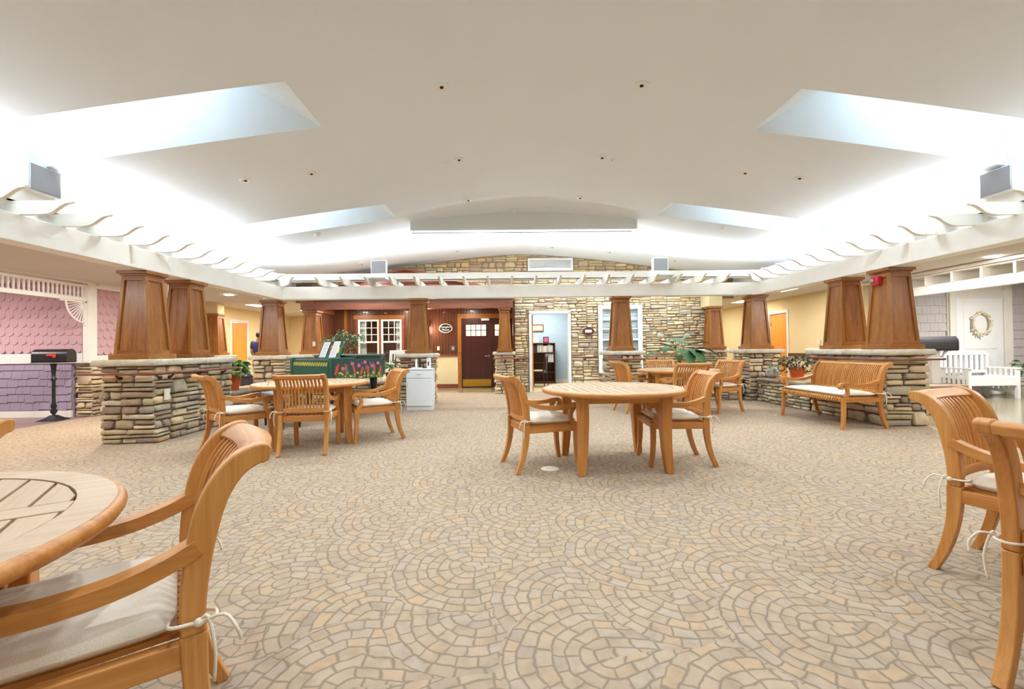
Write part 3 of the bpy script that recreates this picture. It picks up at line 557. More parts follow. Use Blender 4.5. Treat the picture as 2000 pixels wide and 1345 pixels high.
# ------------------------------------------------------------------ columns
def column(label, x, y, z0=PH, z1=2.213, s=1.0, group=None, wood_='oak', flat=None):
    t = thing('tapered_column', label, 'column', (x, y, 0), 0, group)
    hb, ht = 0.215*s, 0.155*s; H0, H1 = z0+0.065, z1-0.065
    W = lambda f, q: hb + (ht-hb)*(q-H0)/(H1-H0) - f
    bx('plinth', (-.25*s, .25*s, -.25*s, .25*s, z0, H0), wood_+'_x', t, 0.004)
    MB().frus((0, 0, H0), (hb-.022,)*2, (0, 0, H1), (ht-.022,)*2).build('panel_core', wood_+'_z', t)
    e = 0.042*s
    for sx in (-1, 1):
        for sy in (-1, 1):
            MB().frus((sx*(hb-e/2), sy*(hb-e/2), H0), (e/2, e/2), (sx*(ht-e/2), sy*(ht-e/2), H1), (e/2, e/2)).build('corner_stile', wood_+'_z', t, bevel=0.003)
    for zz0, zz1 in ((H0, H0+.055*s), (H1-.06*s, H1)):
        for k in range(4):
            M = Matrix.Rotation(k*math.pi/2, 4, 'Z'); a, b = W(0, zz0), W(0, zz1)
            q = [(-a+e, -a, zz0), (a-e, -a, zz0), (a-e, -a+.024, zz0), (-a+e, -a+.024, zz0), (-b+e, -b, zz1), (b-e, -b, zz1), (b-e, -b+.024, zz1), (-b+e, -b+.024, zz1)]
            MB().add(q, [(0,3,2,1),(4,5,6,7),(0,1,5,4),(1,2,6,5),(2,3,7,6),(3,0,4,7)]).xf(M).build('rail', wood_+'_x', t)
    MB().box(-.170*s, .170*s, -.170*s, .170*s, H1, z1-.045).box(-.195*s, .195*s, -.195*s, .195*s, z1-.045, z1).build('capital', wood_+'_x', t, bevel=0.004)
    return t
column('tapered oak column on the pier with outlet plate, next to the lavender porch', -4.79, 6.03)
column('tapered oak column on the pier with outlet plate, toward the terracotta planter', -4.79, 6.84)
column('tapered oak column with a red fire alarm on its face', 5.58, 6.33)
column('tapered oak column beside the alarm column, behind the slatted bench', 5.58, 7.21)
column('tapered oak column on the corner pier, hiding the person in navy', -4.88, 9.55)
column('tapered oak column above the white cabinet', -1.80, 9.53)
column('tapered oak column in front of the white stone-wall window', 2.50, 9.53)
column('tapered oak column on the corner pier by the small succulent', 5.42, 9.53)
column('tapered porch column with a switch plate, under the cherry beam', -4.92, 11.6, z1=2.17)
column('tapered porch column beside the burgundy double door', 0.02, 11.46, z1=2.17, s=0.8)
column('tapered pilaster at the end of the stone wall', 5.38, 11.38, z1=2.15, s=0.9)
column('slim tapered pilaster by the ajar maple door', -7.66, 12.02, z1=2.16, s=0.9)

# ------------------------------------------------------------------ pergola
pg = thing('pergola', 'white pergola of box beams and scroll-ended rafters running around the hall', 'pergola')
BZ0, BZ1, RZ1, TZ = 2.213, 2.475, 2.605, 2.75
bx('beam', (-4.81, -4.596, -2.0, 9.346, BZ0, BZ1), 'pergola_white', pg, 0.006); bx('beam', (5.379, 5.594, -2.0, 9.346, BZ0, BZ1), 'pergola_white', pg, 0.006); bx('beam', (-4.81, 5.594, 9.346, 9.55, BZ0, BZ1), 'pergola_white', pg, 0.006)
bx('beam', (-5.40, -5.36, -2.0, 10.1, BZ0+.25, BZ1+.02), 'pergola_white', pg); bx('beam', (6.06, 6.10, -2.0, 10.1, BZ0+.25, BZ1+.02), 'pergola_white', pg); bx('beam', (-5.36, 6.06, 10.06, 10.1, BZ0+.1, BZ1), 'pergola_white', pg)
def rafter_prof(tip, tail, sg):                                  # ogee end at the tip; sg = direction from tail to tip
    s_ = [(0, 0.0), (0, -.020), (-.02, -.022), (-.06, -.028), (-.10, -.046), (-.14, -.074), (-.18, -.102), (-.23, -.122), (-.29, -.130)]
    return [(tip + sg*a, RZ1 + b) for a, b in s_] + [(tail, RZ1-.130), (tail, RZ1)]
yl = [4.34 + 0.416*i for i in range(-14, 12)]
first = MB().extr(rafter_prof(-4.10, -5.36, 1), 'y', -0.02, 0.02).build('rafter', 'pergola_white', pg); first.location = (0, yl[0], 0)
for y in yl[1:-1]:
    c = first.copy(); col.objects.link(c); c.location = (0, y, 0)
firstr = MB().extr(rafter_prof(4.87, 6.06, -1), 'y', -0.02, 0.02).build('rafter', 'pergola_white', pg); firstr.location = (0, yl[0]+.24, 0)
for y in yl[1:-1]:
    c = firstr.copy(); col.objects.link(c); c.location = (0, y+.24, 0)
firstb = MB().extr(rafter_prof(8.86, 10.06, -1), 'x', -0.02, 0.02).build('rafter', 'pergola_white', pg); firstb.location = (0.18-0.487*8, 0, 0)
for i in range(1, 18):
    c = firstb.copy(); col.objects.link(c); c.location = (0.18+0.487*(i-8), 0, 0)
for sx in (-4.81, 5.594):                                        # diagonal rafters in the corners
    m = MB().extr(rafter_prof(0.98, -.5, 1), 'y', -.02, .02); ang = R(-45) if sx < 0 else R(-135)
    o = m.build('rafter', 'pergola_white', pg); o.location = (sx, 9.53, 0); o.rotation_euler = (0, 0, ang)
for (a, b, c, d) in ((-4.68, -4.655, -2, 9.43), (-4.85, -4.825, -2, 9.6), (5.44, 5.465, -2, 9.43), (5.61, 5.635, -2, 9.6), (-4.68, 5.465, 9.41, 9.435), (-4.85, 5.635, 9.58, 9.605)):
    bx('trough_board', (a, b, c, d, RZ1, TZ), 'pergola_white', pg)
bx('trough_base', (-4.85, -4.655, -2, 9.6, RZ1, RZ1+.012), 'pergola_white', pg); bx('trough_base', (5.44, 5.635, -2, 9.6, RZ1, RZ1+.012), 'pergola_white', pg); bx('trough_base', (-4.65, 5.44, 9.41, 9.6, RZ1, RZ1+.012), 'pergola_white', pg)

def speaker(label, x, y, rz):
    t = thing('loudspeaker', label, 'speaker', (x, y, TZ), rz)
    MB().extr([(-.165, .0), (.165, .0), (.12, .22), (-.12, .22)], 'z', 0, 0.28).build('cabinet', 'white', t, bevel=0.006)
    bx('grille', (-.15, .15, -.012, .004, 0.015, 0.265), 'grey_grille', t, 0.004)
    return t
speaker('boxy white loudspeaker with grey grille on the pergola above the lavender side', -4.60, 4.57, math.pi/2)
speaker('boxy white loudspeaker with grey grille on the pergola toward the fire alarm column', 5.38, 4.76, -math.pi/2)
speaker('boxy white loudspeaker with grey grille on the pergola above the painted piano', -2.61, 9.42, 0)
speaker('boxy white loudspeaker with grey grille on the pergola toward the slatted bench', 3.35, 9.42, 0)
for px in (-2.61, 3.35): bx('shelf_board', (px-.2, px+.2, 9.1, 9.41, RZ1, RZ1+.02), 'white', pg)

# ------------------------------------------------------------------ lavender and pink porch facade
def shingle(shape, w_, h_, name):
    m = MB(); t = 0.020
    if shape == 'scallop':
        pts = [(-w_/2, h_), (-w_/2, w_*0.44)] + [(-w_/2*math.cos(a), w_*0.44 - w_*0.44*math.sin(a)) for a in (0.4, 0.8, 1.2, 1.57, 1.94, 2.34, 2.74)] + [(w_/2, w_*0.44), (w_/2, h_)]
    else: pts = [(-w_/2, h_), (-w_/2, 0), (w_/2, 0), (w_/2, h_)]
    n = len(pts); z = lambda p: p[1]
    tip = lambda p: t*(1.25 - p[1]/h_)
    m.add([(p[0], -tip(p)-0.002, p[1]) for p in pts] + [(p[0], 0.0, p[1]) for p in pts], [tuple(range(n))] + [(i, (i+1) % n, n+(i+1) % n, n+i) for i in range(n)])
    return m
def shingle_field(parent, O, u, W_, z0, z1, w_, exp, shape, mat, seed, vary=0.0, widths=None):
    rg = random.Random(seed); rot = math.atan2(u[1], u[0]); protos = {}; row = 0; z = z0
    while z < z1 - 0.01:
        x = -(w_/2 if row % 2 else 0.0)
        while x < W_:
            ww = w_*(rg.choice(widths) if widths else 1.0)
            a, b = max(x, 0), min(x+ww, W_)
            if b-a > 0.03:
                h_ = min(exp*(1.45 if shape == 'scallop' else 1.12), z1-z); dz = rg.choice((0, 0.018)) if vary else 0
                key = (round(b-a-0.004, 3), round(h_-dz, 3))
                if key not in protos:
                    protos[key] = shingle(shape if (b-a) > w_*0.6 or shape != 'scallop' else 'square', key[0], key[1], 'shingle').build('shingle', mat, parent); o = protos[key]
                else: o = protos[key].copy(); col.objects.link(o)
                c = (a+b)/2; o.location = (O[0]+u[0]*c, O[1]+u[1]*c, z+dz); o.rotation_euler = (0, 0, rot)
            x += ww
        z += exp; row += 1
wp = thing('wall_porch', 'house front of pink scalloped shingles above lavender shingles and white band', 'wall', (-.17, .23, 0), 0, None, 'structure')
MB().box(-11, -7.67, 8.04, 8.1, 0, 0.975).box(-11, -7.35, 8.04, 8.1, 0.975, CEIL).box(-7.74, -7.69, 8.1, 9.60, 0, 0.975).box(-7.74, -7.41, 9.56, 9.60, 0, 0.975).build('backing', 'lavender', wp); bx('backing', (-7.41, -7.37, 8.1, 9.55, 0.975, CEIL), 'pink', wp)  # lavender panels beside and behind the pier added to block a light leak
shingle_field(wp, (-9.75, 8.035, 0), (1, 0, 0), 2.07, 0.13, 0.97, 0.15, 0.142, 'square', 'lavender', 5, 1.0, (0.75, 1.0, 1.0, 1.25, 1.5))
shingle_field(wp, (-9.75, 8.035, 0), (1, 0, 0), 2.33, 1.16, CEIL, 0.15, 0.158, 'scallop', 'pink', 6)
shingle_field(wp, (-7.365, 8.14, 0), (0, 1, 0), 1.38, 1.12, 2.34, 0.15, 0.15, 'scallop', 'pink', 8)
tr = MB().box(-11, -7.67, 8.0, 8.04, 0, 0.12); tr.build('baseboard', 'trim_white', wp, bevel=0.004)
bx('band_board', (-11, -7.42, 7.995, 8.04, 0.975, 1.155), 'trim_white', wp, 0.004); bx('band_board', (-7.37, -7.33, 8.14, 9.55, 0.975, 1.11), 'trim_white', wp, 0.004)
bx('corner_post', (-7.43, -7.32, 7.97, 8.14, 0.975, CEIL), 'trim_white', wp, 0.005); bx('top_board', (-7.37, -7.33, 8.14, 9.55, 2.34, CEIL), 'trim_white', wp)
bx('crown_strip', (-7.36, -7.28, 8.14, 9.55, 2.385, CEIL), 'trim_white', wp)
fz = thing('spindle_frieze', 'white spindle frieze with a fan bracket over the pink porch', 'porch trim', (-7.54, 0.23, 0.02))
bx('bottom_rail', (-.03, .03, 3.0, 7.97, 2.065, 2.135), 'trim_white', fz, 0.004); bx('top_rail', (-.03, .03, 3.0, 7.97, 2.315, 2.36), 'trim_white', fz, 0.004); bx('crown_strip', (-.04, .08, 3.0, 7.97, 2.385, CEIL), 'trim_white', fz)
sp = MB().lathe([(.018, 0), (.018, .02), (.012, .03), (.017, .06), (.017, .12), (.012, .15), (.018, .16), (.018, .18)], 8).build('spindle', 'trim_white', fz, smooth=True); sp.location = (0, 7.90, 2.135)
for i in range(1, 66):
    c = sp.copy(); col.objects.link(c); c.location = (0, 7.90-0.075*i, 2.135)
br = MB(); Rb = 0.40
arc = [(0, 7.97-0.02-Rb*math.cos(a), 2.065-Rb*math.sin(a)) for a in [i*math.pi/2/10 for i in range(11)]]
fb = thing('fan_bracket', None, None); fb.parent = fz; bpy.data.objects.remove(fb)
fbm = MB().tube([(0, 7.96-0.40*math.cos(a)*0.9 - 0.0, 2.06-0.40*math.sin(a)*0.95) for a in [i*math.pi/2/10 for i in range(11)]], 0.014, 6)
fbm.box(-.012, .012, 7.5, 7.97, 2.04, 2.066).box(-.012, .012, 7.945, 7.97, 1.63, 2.06)
fbo = fbm.build('fan_bracket', 'trim_white', fz)
for i in range(1, 10):
    a = i*math.pi/20
    MB().tube([(0, 7.96-0.07*math.cos(a), 2.055-0.07*math.sin(a)), (0, 7.96-0.37*math.cos(a), 2.055-0.38*math.sin(a))], 0.008, 5).build('fan_spoke', 'trim_white', fbo)
MB().tube([(0, 7.96-0.08*math.cos(a), 2.055-0.08*math.sin(a)) for a in [k*math.pi/16 for k in range(9)]], 0.012, 5).build('fan_hub', 'trim_white', fbo)

# ------------------------------------------------------------------ white porch with grey shingles
wg = thing('wall_white_porch', 'grey square shingle house front with wide white door surround', 'wall', (-.15, -.35, 0), 0, None, 'structure')
bx('backing', (8.0, 12.3, 9.92, 9.98, 0, CEIL), 'grey_shingle', wg)
shingle_field(wg, (8.2, 9.915, 0), (1, 0, 0), 1.58, 0.1, CEIL, 0.19, 0.186, 'square', 'grey_shingle', 15, 0, (0.9, 1.0, 1.1))
shingle_field(wg, (11.22, 9.915, 0), (1, 0, 0), 0.75, 0.1, CEIL, 0.19, 0.186, 'square', 'grey_shingle', 16, 0, (0.9, 1.0, 1.1))
bx('baseboard', (8.12, 9.78, 9.87, 9.92, 0, 0.1), 'trim_white', wg)
dw = thing('door_3', 'white panelled door in white surround with a wreath on it', 'door', (-.15, -.35, 0), 0, None, 'structure')
bx('surround_panel', (9.78, 11.2, 9.87, 9.92, 0, CEIL), 'trim_white', dw); bx('door_leaf', (9.95, 10.98, 9.845, 9.87, 0.02, 2.1), 'white', dw, 0.004)
for (a, b) in ((9.80, 9.93), (11.0, 11.18)): bx('casing', (a, b, 9.83, 9.87, 0, 2.3), 'trim_white', dw, 0.004)
for (z0, z1) in ((0.2, 0.85), (1.0, 1.95)): bx('door_panel', (10.1, 10.83, 9.835, 9.846, z0, z1), 'white', dw, 0.006)
wr = thing('wreath', 'cream wreath of small blossoms hanging on the white door', 'wreath', (10.28, 9.43, 1.55))
MB().tube([(0.19*math.cos(2*math.pi*i/24), 0, 0.23*math.sin(2*math.pi*i/24)) for i in range(25)], 0.02, 6).build('hoop', 'wreath_twig', wr)
rg = random.Random(3); bl = MB()
for i in range(90):
    a = rg.uniform(0, 2*math.pi); k = rg.uniform(0.84, 1.14); bl.ell((0.2*k*math.cos(a), rg.uniform(-.035, .015), 0.24*k*math.sin(a)), (rg.uniform(.014, .026),)*3, 6, 4)
tag(bl.build('blossoms', 'wreath_white', wr, smooth=True), kind='stuff')
wpg = thing('porch_arbor', 'white porch arbor of short rafters between two beams by the grey shingles', 'arbor', (7.72, 0, -0.02))
bx('lower_beam', (-.06, .06, 2.5, 8.5, 2.04, 2.20), 'trim_white', wpg, 0.004); bx('upper_beam', (-.05, .05, 2.5, 8.5, 2.37, 2.395), 'trim_white', wpg); bx('fascia', (-.12, -.02, 2.5, 9.5, 2.40, CEIL+.01), 'trim_white', wpg)
bx('back_board', (.5, .54, 2.5, 8.5, 2.1, CEIL), 'trim_white', wpg)
ra = bx('rafter', (-.09, .5, -.02, .02, 2.20, 2.37), 'trim_white', wpg); ra.location = (0, 8.4, 0)
for i in range(1, 13):
    c = ra.copy(); col.objects.link(c); c.location = (0, 8.4-0.47*i, 0)
tag(bx('arbor_post', (7.66, 7.78, 8.38, 8.5, 0, 2.01), 'trim_white', bevel=0.004), 'square white post under the porch arbor end', 'post')
def slat_bench(x, y):
    t = thing('porch_bench', 'white slatted settle in front of the white door', 'bench', (x, y, 0)); W2, D2 = 0.50, 0.29
    for sx in (-1, 1):
        X0 = sx*W2
        for sy in (-1, 1): bx('leg', (X0-.03, X0+.03, sy*D2-.03, sy*D2+.03, 0, 0.60 if sy < 0 else 0.92), 'white', t, 0.004)
        bx('arm', (X0-.04, X0+.04, -D2-.05, D2, 0.60, 0.63), 'white', t, 0.004)
        for z in (0.12, 0.40): bx('side_rail', (X0-.015, X0+.015, -D2, D2, z, z+.06), 'white', t)
        for k in range(5): bx('side_slat', (X0-.01, X0+.01, -.22+.1*k, -.17+.1*k, 0.18, 0.60), 'white', t)
    bx('seat', (-W2, W2, -D2-.02, D2, 0.40, 0.44), 'white', t, 0.004); bx('front_rail', (-W2, W2, -D2-.02, -D2+.01, 0.27, 0.40), 'white', t)
    bx('back_rail', (-W2, W2, D2-.02, D2+.02, 0.88, 0.95), 'white', t, 0.004); bx('back_rail', (-W2, W2, D2-.02, D2+.02, 0.50, 0.56), 'white', t)
    for k in range(8): bx('back_slat', (-.43+.115*k, -.37+.115*k, D2-.012, D2+.012, 0.56, 0.88), 'white', t)
slat_bench(9.84, 9.12)

# ------------------------------------------------------------------ wooden porch of the house (alcove)
AY = 13.2
wa = thing('wall_alcove', 'dark beadboard porch wall with beige panels below the chair rail', 'wall', (0, 0, 0), 0, None, 'structure')
m = MB(); wall_xz(m, [(-5.05, -4.30, 0, 2.35), (-2.97, -1.25, 0, 2.35), (0.22, 0.30, 0, 2.35), (-4.30, -2.97, 0, 0.72), (-4.30, -2.97, 2.05, 2.35), (-1.25, 0.22, 2.04, 2.35)], AY+0.012, AY+0.1); m.build('backing', 'walnut_z', wa)
pk = {}
def plank(x0, x1, z0, z1):
    key = (round(x1-x0, 3), round(z0, 2), round(z1, 2)); xm = (x0+x1)/2; h2 = (x1-x0)/2
    if key not in pk:
        pk[key] = MB().extr([(-h2+.001, .012), (-h2+.006, 0), (h2-.006, 0), (h2-.001, .012)], 'z', z0, z1).build('plank', 'beadboard', wa); o = pk[key]
    else: o = pk[key].copy(); col.objects.link(o)
    o.location = (xm, AY, 0)
x = -5.05
while x < 0.2:
    xm = x+0.045
    if not (-4.34 < xm < -2.93) and not (-1.36 < xm < 0.3): plank(x, x+0.09, 0.98, 2.35)
    elif xm < -2: plank(x, x+0.09, 2.17, 2.35)
    else: plank(x, x+0.09, 2.18, 2.35)
    x += 0.09
bx('right_return', (0.245, 0.30, 11.76, AY+.12, 0, 2.4), 'beadboard', wa); bx('left_return', (-5.04, -5.0, 11.9, AY+.1, 0, 2.4), 'beadboard', wa)
for (a, b) in ((-5.05, -4.34), (-2.93, -1.36)):
    bx('chair_rail', (a, b, AY-.03, AY+.012, 0.93, 0.985), 'cherry_x', wa, 0.003); bx('panel', (a, b, AY-.004, AY+.012, 0.12, 0.93), 'beige_panel', wa); bx('baseboard', (a, b, AY-.02, AY+.012, 0, 0.12), 'cherry_x', wa)
bx('panel', (-4.34, -2.93, AY-.004, AY+.012, 0.1, 0.72), 'beige_panel', wa)
bx('corner_board', (-3.98-.7, -3.90-.7, AY-.03, AY+.01, 0.98, 2.35), 'oak_z', wa)
bx('window_header', (-4.40, -2.90, AY-.035, AY+.01, 2.05, 2.17), 'oak_x', wa, 0.003); bx('door_header', (-1.36, 0.28, AY-.035, AY+.01, 2.04, 2.18), 'oak_x', wa, 0.003)
bx('door_jamb', (-1.36, -1.25, AY-.03, AY+.012, 0, 2.04), 'oak_z', wa, 0.003); bx('mullion_board', (-3.665, -3.60, AY-.03, AY+.012, 0.72, 2.05), 'cherry_z', wa)
for (a, b) in ((-4.34, -4.27), (-3.0, -2.93)): bx('side_casing', (a, b, AY-.03, AY+.012, 0.72, 2.05), 'cherry_z', wa)
struct(MB().box(-5.1, 0.3, 11.5, AY+.1, 2.35, 2.39).build('ceiling_porch', 'cherry_y'), 'cherry wood porch ceiling', 'ceiling')
def sash_window(n, label, x0, x1, z0, z1, y, cols=3):
    t = thing('window_%d' % n, label, 'window', (0, 0, 0), 0, None, 'structure'); e = 0.05; zm = z0 + (z1-z0)*0.5
    f = MB(); wall_xz(f, [(x0, x0+e, z0, z1), (x1-e, x1, z0, z1), (x0+e, x1-e, z1-e, z1), (x0+e, x1-e, z0, z0+e), (x0+e, x1-e, zm-.025, zm+.025)], y-.03, y+.03); f.build('window_frame', 'white', t, bevel=0.003)
    a, b = x0+e, x1-e
    for k in range(1, cols): bx('muntin', (a+(b-a)*k/cols-.009, a+(b-a)*k/cols+.009, y-.015, y+.01, zm+.025, z1-e), 'white', t)
    for k in range(1, 3): bx('muntin', (a, b, y-.016, y+.009, zm+.025+(z1-e-zm-.025)*k/3-.009, zm+.025+(z1-e-zm-.025)*k/3+.009), 'white', t)
    for i in range(cols):
        for k in range(3): bx('pane', (a+(b-a)*i/cols+.009, a+(b-a)*(i+1)/cols-.009, y-.003, y+.001, zm+.025+(z1-e-zm-.025)*k/3+.009, zm+.025+(z1-e-zm-.025)*(k+1)/3-.009), 'glass', t)
    bx('pane', (a, b, y-.003, y+.001, z0+e, zm-.025), 'glass', t)
    return t
sash_window(5, 'white sash window with grid panes behind the ficus', -4.27, -3.665, 0.72, 2.04, AY)
sash_window(6, 'white sash window with grid panes behind the white rocking chair', -3.60, -3.0, 0.72, 2.04, AY)
rm = MB(); wall_xz(rm, [(-4.6, -2.7, 0, 2.4)], 14.3, 14.35); rm.box(-4.62, -4.58, AY+.1, 14.3, 0, 2.4).box(-2.72, -2.68, AY+.1, 14.3, 0, 2.4)
struct(rm.build('wall_dim_room', 'walnut_z'), 'dim brown room behind the porch windows', 'wall')
for cx_ in (-4.17, -3.08):
    mm = MB(); 
    pts = [(-.11+.0275*i, AY+.09+(.02 if i % 2 else 0)) for i in range(9)]
    mm.extr(pts + [(p[0], p[1]+.004) for p in pts[::-1]], 'z', 0.7, 2.03); o = mm.build('window_curtain', 'curtain'); o.location.x = cx_
    tag(o, 'pale curtain hanging inside the window behind the ficus' if cx_ < -3.6 else 'pale curtain hanging inside the window behind the rocking chair', 'curtain')
# burgundy double door
struct(MB().box(-1.5, 0.35, 13.32, 13.4, 0, 2.4).box(-5.1, 0.35, 13.22, 14.4, 2.39, 2.42).build('wall_light_stop', 'yellow_paint'), 'added panel stopping light behind the burgundy double door', 'wall')  # unseen panel added to stop outside light leaking past the door
dd = thing('door_4', 'burgundy double door with small square lights and brass kick plate', 'door', (0, 0, 0), 0, None, 'structure')
for k, (a, b) in enumerate(((-1.25, -0.36), (-0.35, 0.22))):
    gx0, gx1 = (a+.13, b-.16) if k == 0 else (a+.08, b-.06); nc = 4 if k == 0 else 3; gz0, gz1 = 1.52, 1.86
    lf = MB(); wall_xz(lf, [(a, gx0, 0.02, 2.03), (gx1, b, 0.02, 2.03), (gx0, gx1, 0.02, gz0), (gx0, gx1, gz1, 2.03)], AY-.01, AY+.035); L_ = lf.build('door_leaf', 'mahogany_z', dd)
    st = (gx1-gx0)/nc
    for i in range(1, nc): bx('muntin', (gx0+st*i-.012, gx0+st*i+.012, AY-.012, AY+.03, gz0, gz1), 'mahogany_z', L_)
    bx('muntin', (gx0, gx1, AY-.013, AY+.03, (gz0+gz1)/2-.012, (gz0+gz1)/2+.012), 'mahogany_x', L_)
    for i in range(nc):
        for q in range(2): bx('pane', (gx0+st*i+.012, gx0+st*(i+1)-.012, AY+.008, AY+.014, gz0+(gz1-gz0)/2*q+.012, gz0+(gz1-gz0)/2*(q+1)-.012), 'lit_glass', L_)
    bx('lock_rail', (a+.1, b-.1, AY-.018, AY-.01, 1.34, 1.46), 'mahogany_x', L_)
    if k == 0:
        bx('kick_plate', (a+.03, b-.03, AY-.016, AY-.01, 0.04, 0.25), 'brass', L_)
        MB().tube([(b-.09, AY-.01, 0.93), (b-.09, AY-.06, 0.93), (b-.21, AY-.06, 0.925)], 0.014, 8).build('lever', 'chrome', L_, smooth=True); MB().lathe([(.035, -.006), (.035, .006)], 14).xf(Matrix.Translation((b-.09, AY-.014, .93)) @ Matrix.Rotation(math.pi/2, 4, 'X')).build('rose', 'chrome', L_)
        bx('door_closer', (b-.3, b-.06, AY-.07, AY-.012, 1.97, 2.035), 'white', L_, 0.008)
# porch beam, gable
pb = thing('porch_beam', 'cherry porch beam spanning the two porch columns', 'beam', (0, 0, 0))
bx('beam', (-5.12, 0.24, 11.36, 11.5, 2.18, 2.40), 'cherry_x', pb, 0.004); bx('crown', (-5.2, 0.24, 11.30, 11.52, 2.42, 2.49), 'cherry_x', pb, 0.004); bx('beam_return', (-5.10, -4.96, 11.5, 13.2, 2.18, 2.40), 'cherry_y', pb); bx('end_block', (-.2, .24, 11.33, 11.36, 2.18, 2.40), 'cherry_x', pb)
bx('end_block', (-5.1, -4.78, 11.33, 11.36, 2.18, 2.40), 'cherry_x', pb)
pr = thing('porch_gable', 'red brown clapboard gable above the porch beam', 'gable', (0, 0, 0))
zt = lambda x: 3.16 - abs(x+2.5)*0.235
for i in range(6):
    z0 = 2.49+0.115*i; z1 = z0+0.113; hw0, hw1 = (3.16-z0)/0.235, max(0.02, (3.16-z1)/0.235)
    if z0 > 3.12: break
    l0, l1, r0, r1 = max(-5.2, -2.5-hw0), max(-5.2, -2.5-hw1), min(0.25, -2.5+hw0), min(0.25, -2.5+hw1)
    MB().add([(l0, 11.41, z0), (r0, 11.41, z0), (r1, 11.44, z1), (l1, 11.44, z1), (l0, 11.46, z0), (r0, 11.46, z0), (r1, 11.46, z1), (l1, 11.46, z1)], [(0,1,2,3),(7,6,5,4),(0,4,5,1),(1,5,6,2),(2,6,7,3),(3,7,4,0)]).build('clapboard', 'red_wood', pr)
for sg in (-1, 1):
    xe = -5.35 if sg < 0 else 0.28
    MB().add([(-2.5, 11.30, 3.16), (xe, 11.30, zt(xe)), (xe, 11.30, zt(xe)+.06), (-2.5, 11.30, 3.22), (-2.5, 11.68, 3.16), (xe, 11.68, zt(xe)), (xe, 11.68, zt(xe)+.06), (-2.5, 11.68, 3.22)], [(0,1,2,3),(7,6,5,4),(0,4,5,1),(1,5,6,2),(2,6,7,3),(3,7,4,0)]).build('rake_board', 'cherry_x', pr)
# sign, sconce, plates
sg_ = thing('house_sign', 'oval black and white sign reading Congdon House on beadboard wall', 'sign', (-1.71, AY-.02, 1.76))
def oval(rx, rz, y0, y1, n=28): return MB().extr([(rx*math.cos(2*math.pi*i/n), rz*math.sin(2*math.pi*i/n)) for i in range(n)], 'y', y0, y1)
oval(.20, .138, -.012, .012).build('rim', 'white', sg_, bevel=0.004); oval(.175, .115, -.018, -.01).build('face', 'sign_black', sg_)
def text(txt, size, loc, mat, parent, name, rot=(math.pi/2, 0, 0), shear=0.0):
    cu = bpy.data.curves.new(name, 'FONT'); cu.body = txt; cu.size = size; cu.align_x = 'CENTER'; cu.align_y = 'CENTER'; cu.extrude = 0.002; cu.shear = shear; cu.offset = size*0.006; cu.resolution_u = 2
    tmp = bpy.data.objects.new('t', cu); col.objects.link(tmp); dg = bpy.context.evaluated_depsgraph_get(); me = bpy.data.meshes.new_from_object(tmp.evaluated_get(dg)); bpy.data.objects.remove(tmp)
    me.materials.clear(); me.materials.append(MATS[mat]); o = bpy.data.objects.new(name, me); col.objects.link(o); o.parent = parent; o.location = loc; o.rotation_euler = rot; return o
text('Congdon', .082, (0, -.021, .036), 'white', sg_, 'lettering'); text('House', .082, (0, -.021, -.046), 'white', sg_, 'lettering')
sc2 = thing('wall_sconce', 'lit white wall sconce beside the oval sign', 'sconce', (-2.26, AY-.01, 1.72))
bx('mount', (-.05, .05, -.03, .0, -.12, .14), 'black_iron', sc2); bx('shade', (-.07, .07, -.12, -.03, -.12, .10), 'lit_sconce', sc2, 0.01); bx('top_cap', (-.08, .08, -.13, -.0, .10, .13), 'black_iron', sc2)
l = bpy.data.lights.new('sconce_bulb', 'POINT'); l.energy = 14; l.color = (1, .72, .48); l.shadow_soft_size = .06; lo = bpy.data.objects.new('sconce_bulb', l); col.objects.link(lo); lo.location = (-2.26, AY-.2, 1.72)
for lx in (-4.3, -3.0, -1.0): area('porch_can_light', (lx, 12.4, 2.33), (.15, .15), 7, (0, 0, 0), WARM)
for i, (lx, lw) in enumerate(((-4.45, .12), (-3.85, .12), (-1.95, .12), (-0.95, .16))):
    tag(MB().lathe([(lw/2, 0), (lw/2, .012), (lw/2-.02, .016)], 14, (lx, 11.75, 2.334)).build('porch_downlight', 'lit_lens'), 'small round downlight under the cherry porch ceiling', 'downlight', 'porch ceiling downlights')
def plate(label, x, y, z, face='f', w_=.075, h_=.12, mat='ivory_plastic', name='switch_plate', cat='switch', toggles=1):
    rz = {'f': 0, 'r': math.pi/2, 'l': -math.pi/2}[face]; t = thing(name, label, cat, (x, y, z), rz)
    bx('cover', (-w_/2, w_/2, -.008, .004, -h_/2, h_/2), mat, t, 0.003)
    for k in range(toggles): bx('toggle', (-.012+.0*k, .012, -.014, -.008, -.03, .03), 'white', t)
plate('ivory switch plate below the oval sign', -1.93, AY-.003, 1.17)
plate('grey keypad box beside the double door jamb', -1.50, AY-.01, 1.17, w_=.12, h_=.14, mat='grey_box', name='keypad', cat='keypad')
plate('ivory switch plate on the porch column behind the piano', -4.80, 11.39, 1.32)
plate('ivory outlet plate set into the long stone pier', -4.395, 5.90, 0.60, 'r', .09, .14, name='outlet_plate', cat='outlet')
plate('ivory switch plate on the yellow wall behind the bench column', 7.785, 10.9, 1.2, 'l')
bt = tag(MB().lathe([(.025, 0), (.025, .015), (.014, .02), (.014, .03)], 12).xf(Matrix.Translation((-1.30, AY-.03, 1.06)) @ Matrix.Rotation(math.pi/2, 4, 'X')).build('door_bell', 'brass'), 'small round brass door bell on the jamb', 'door bell')

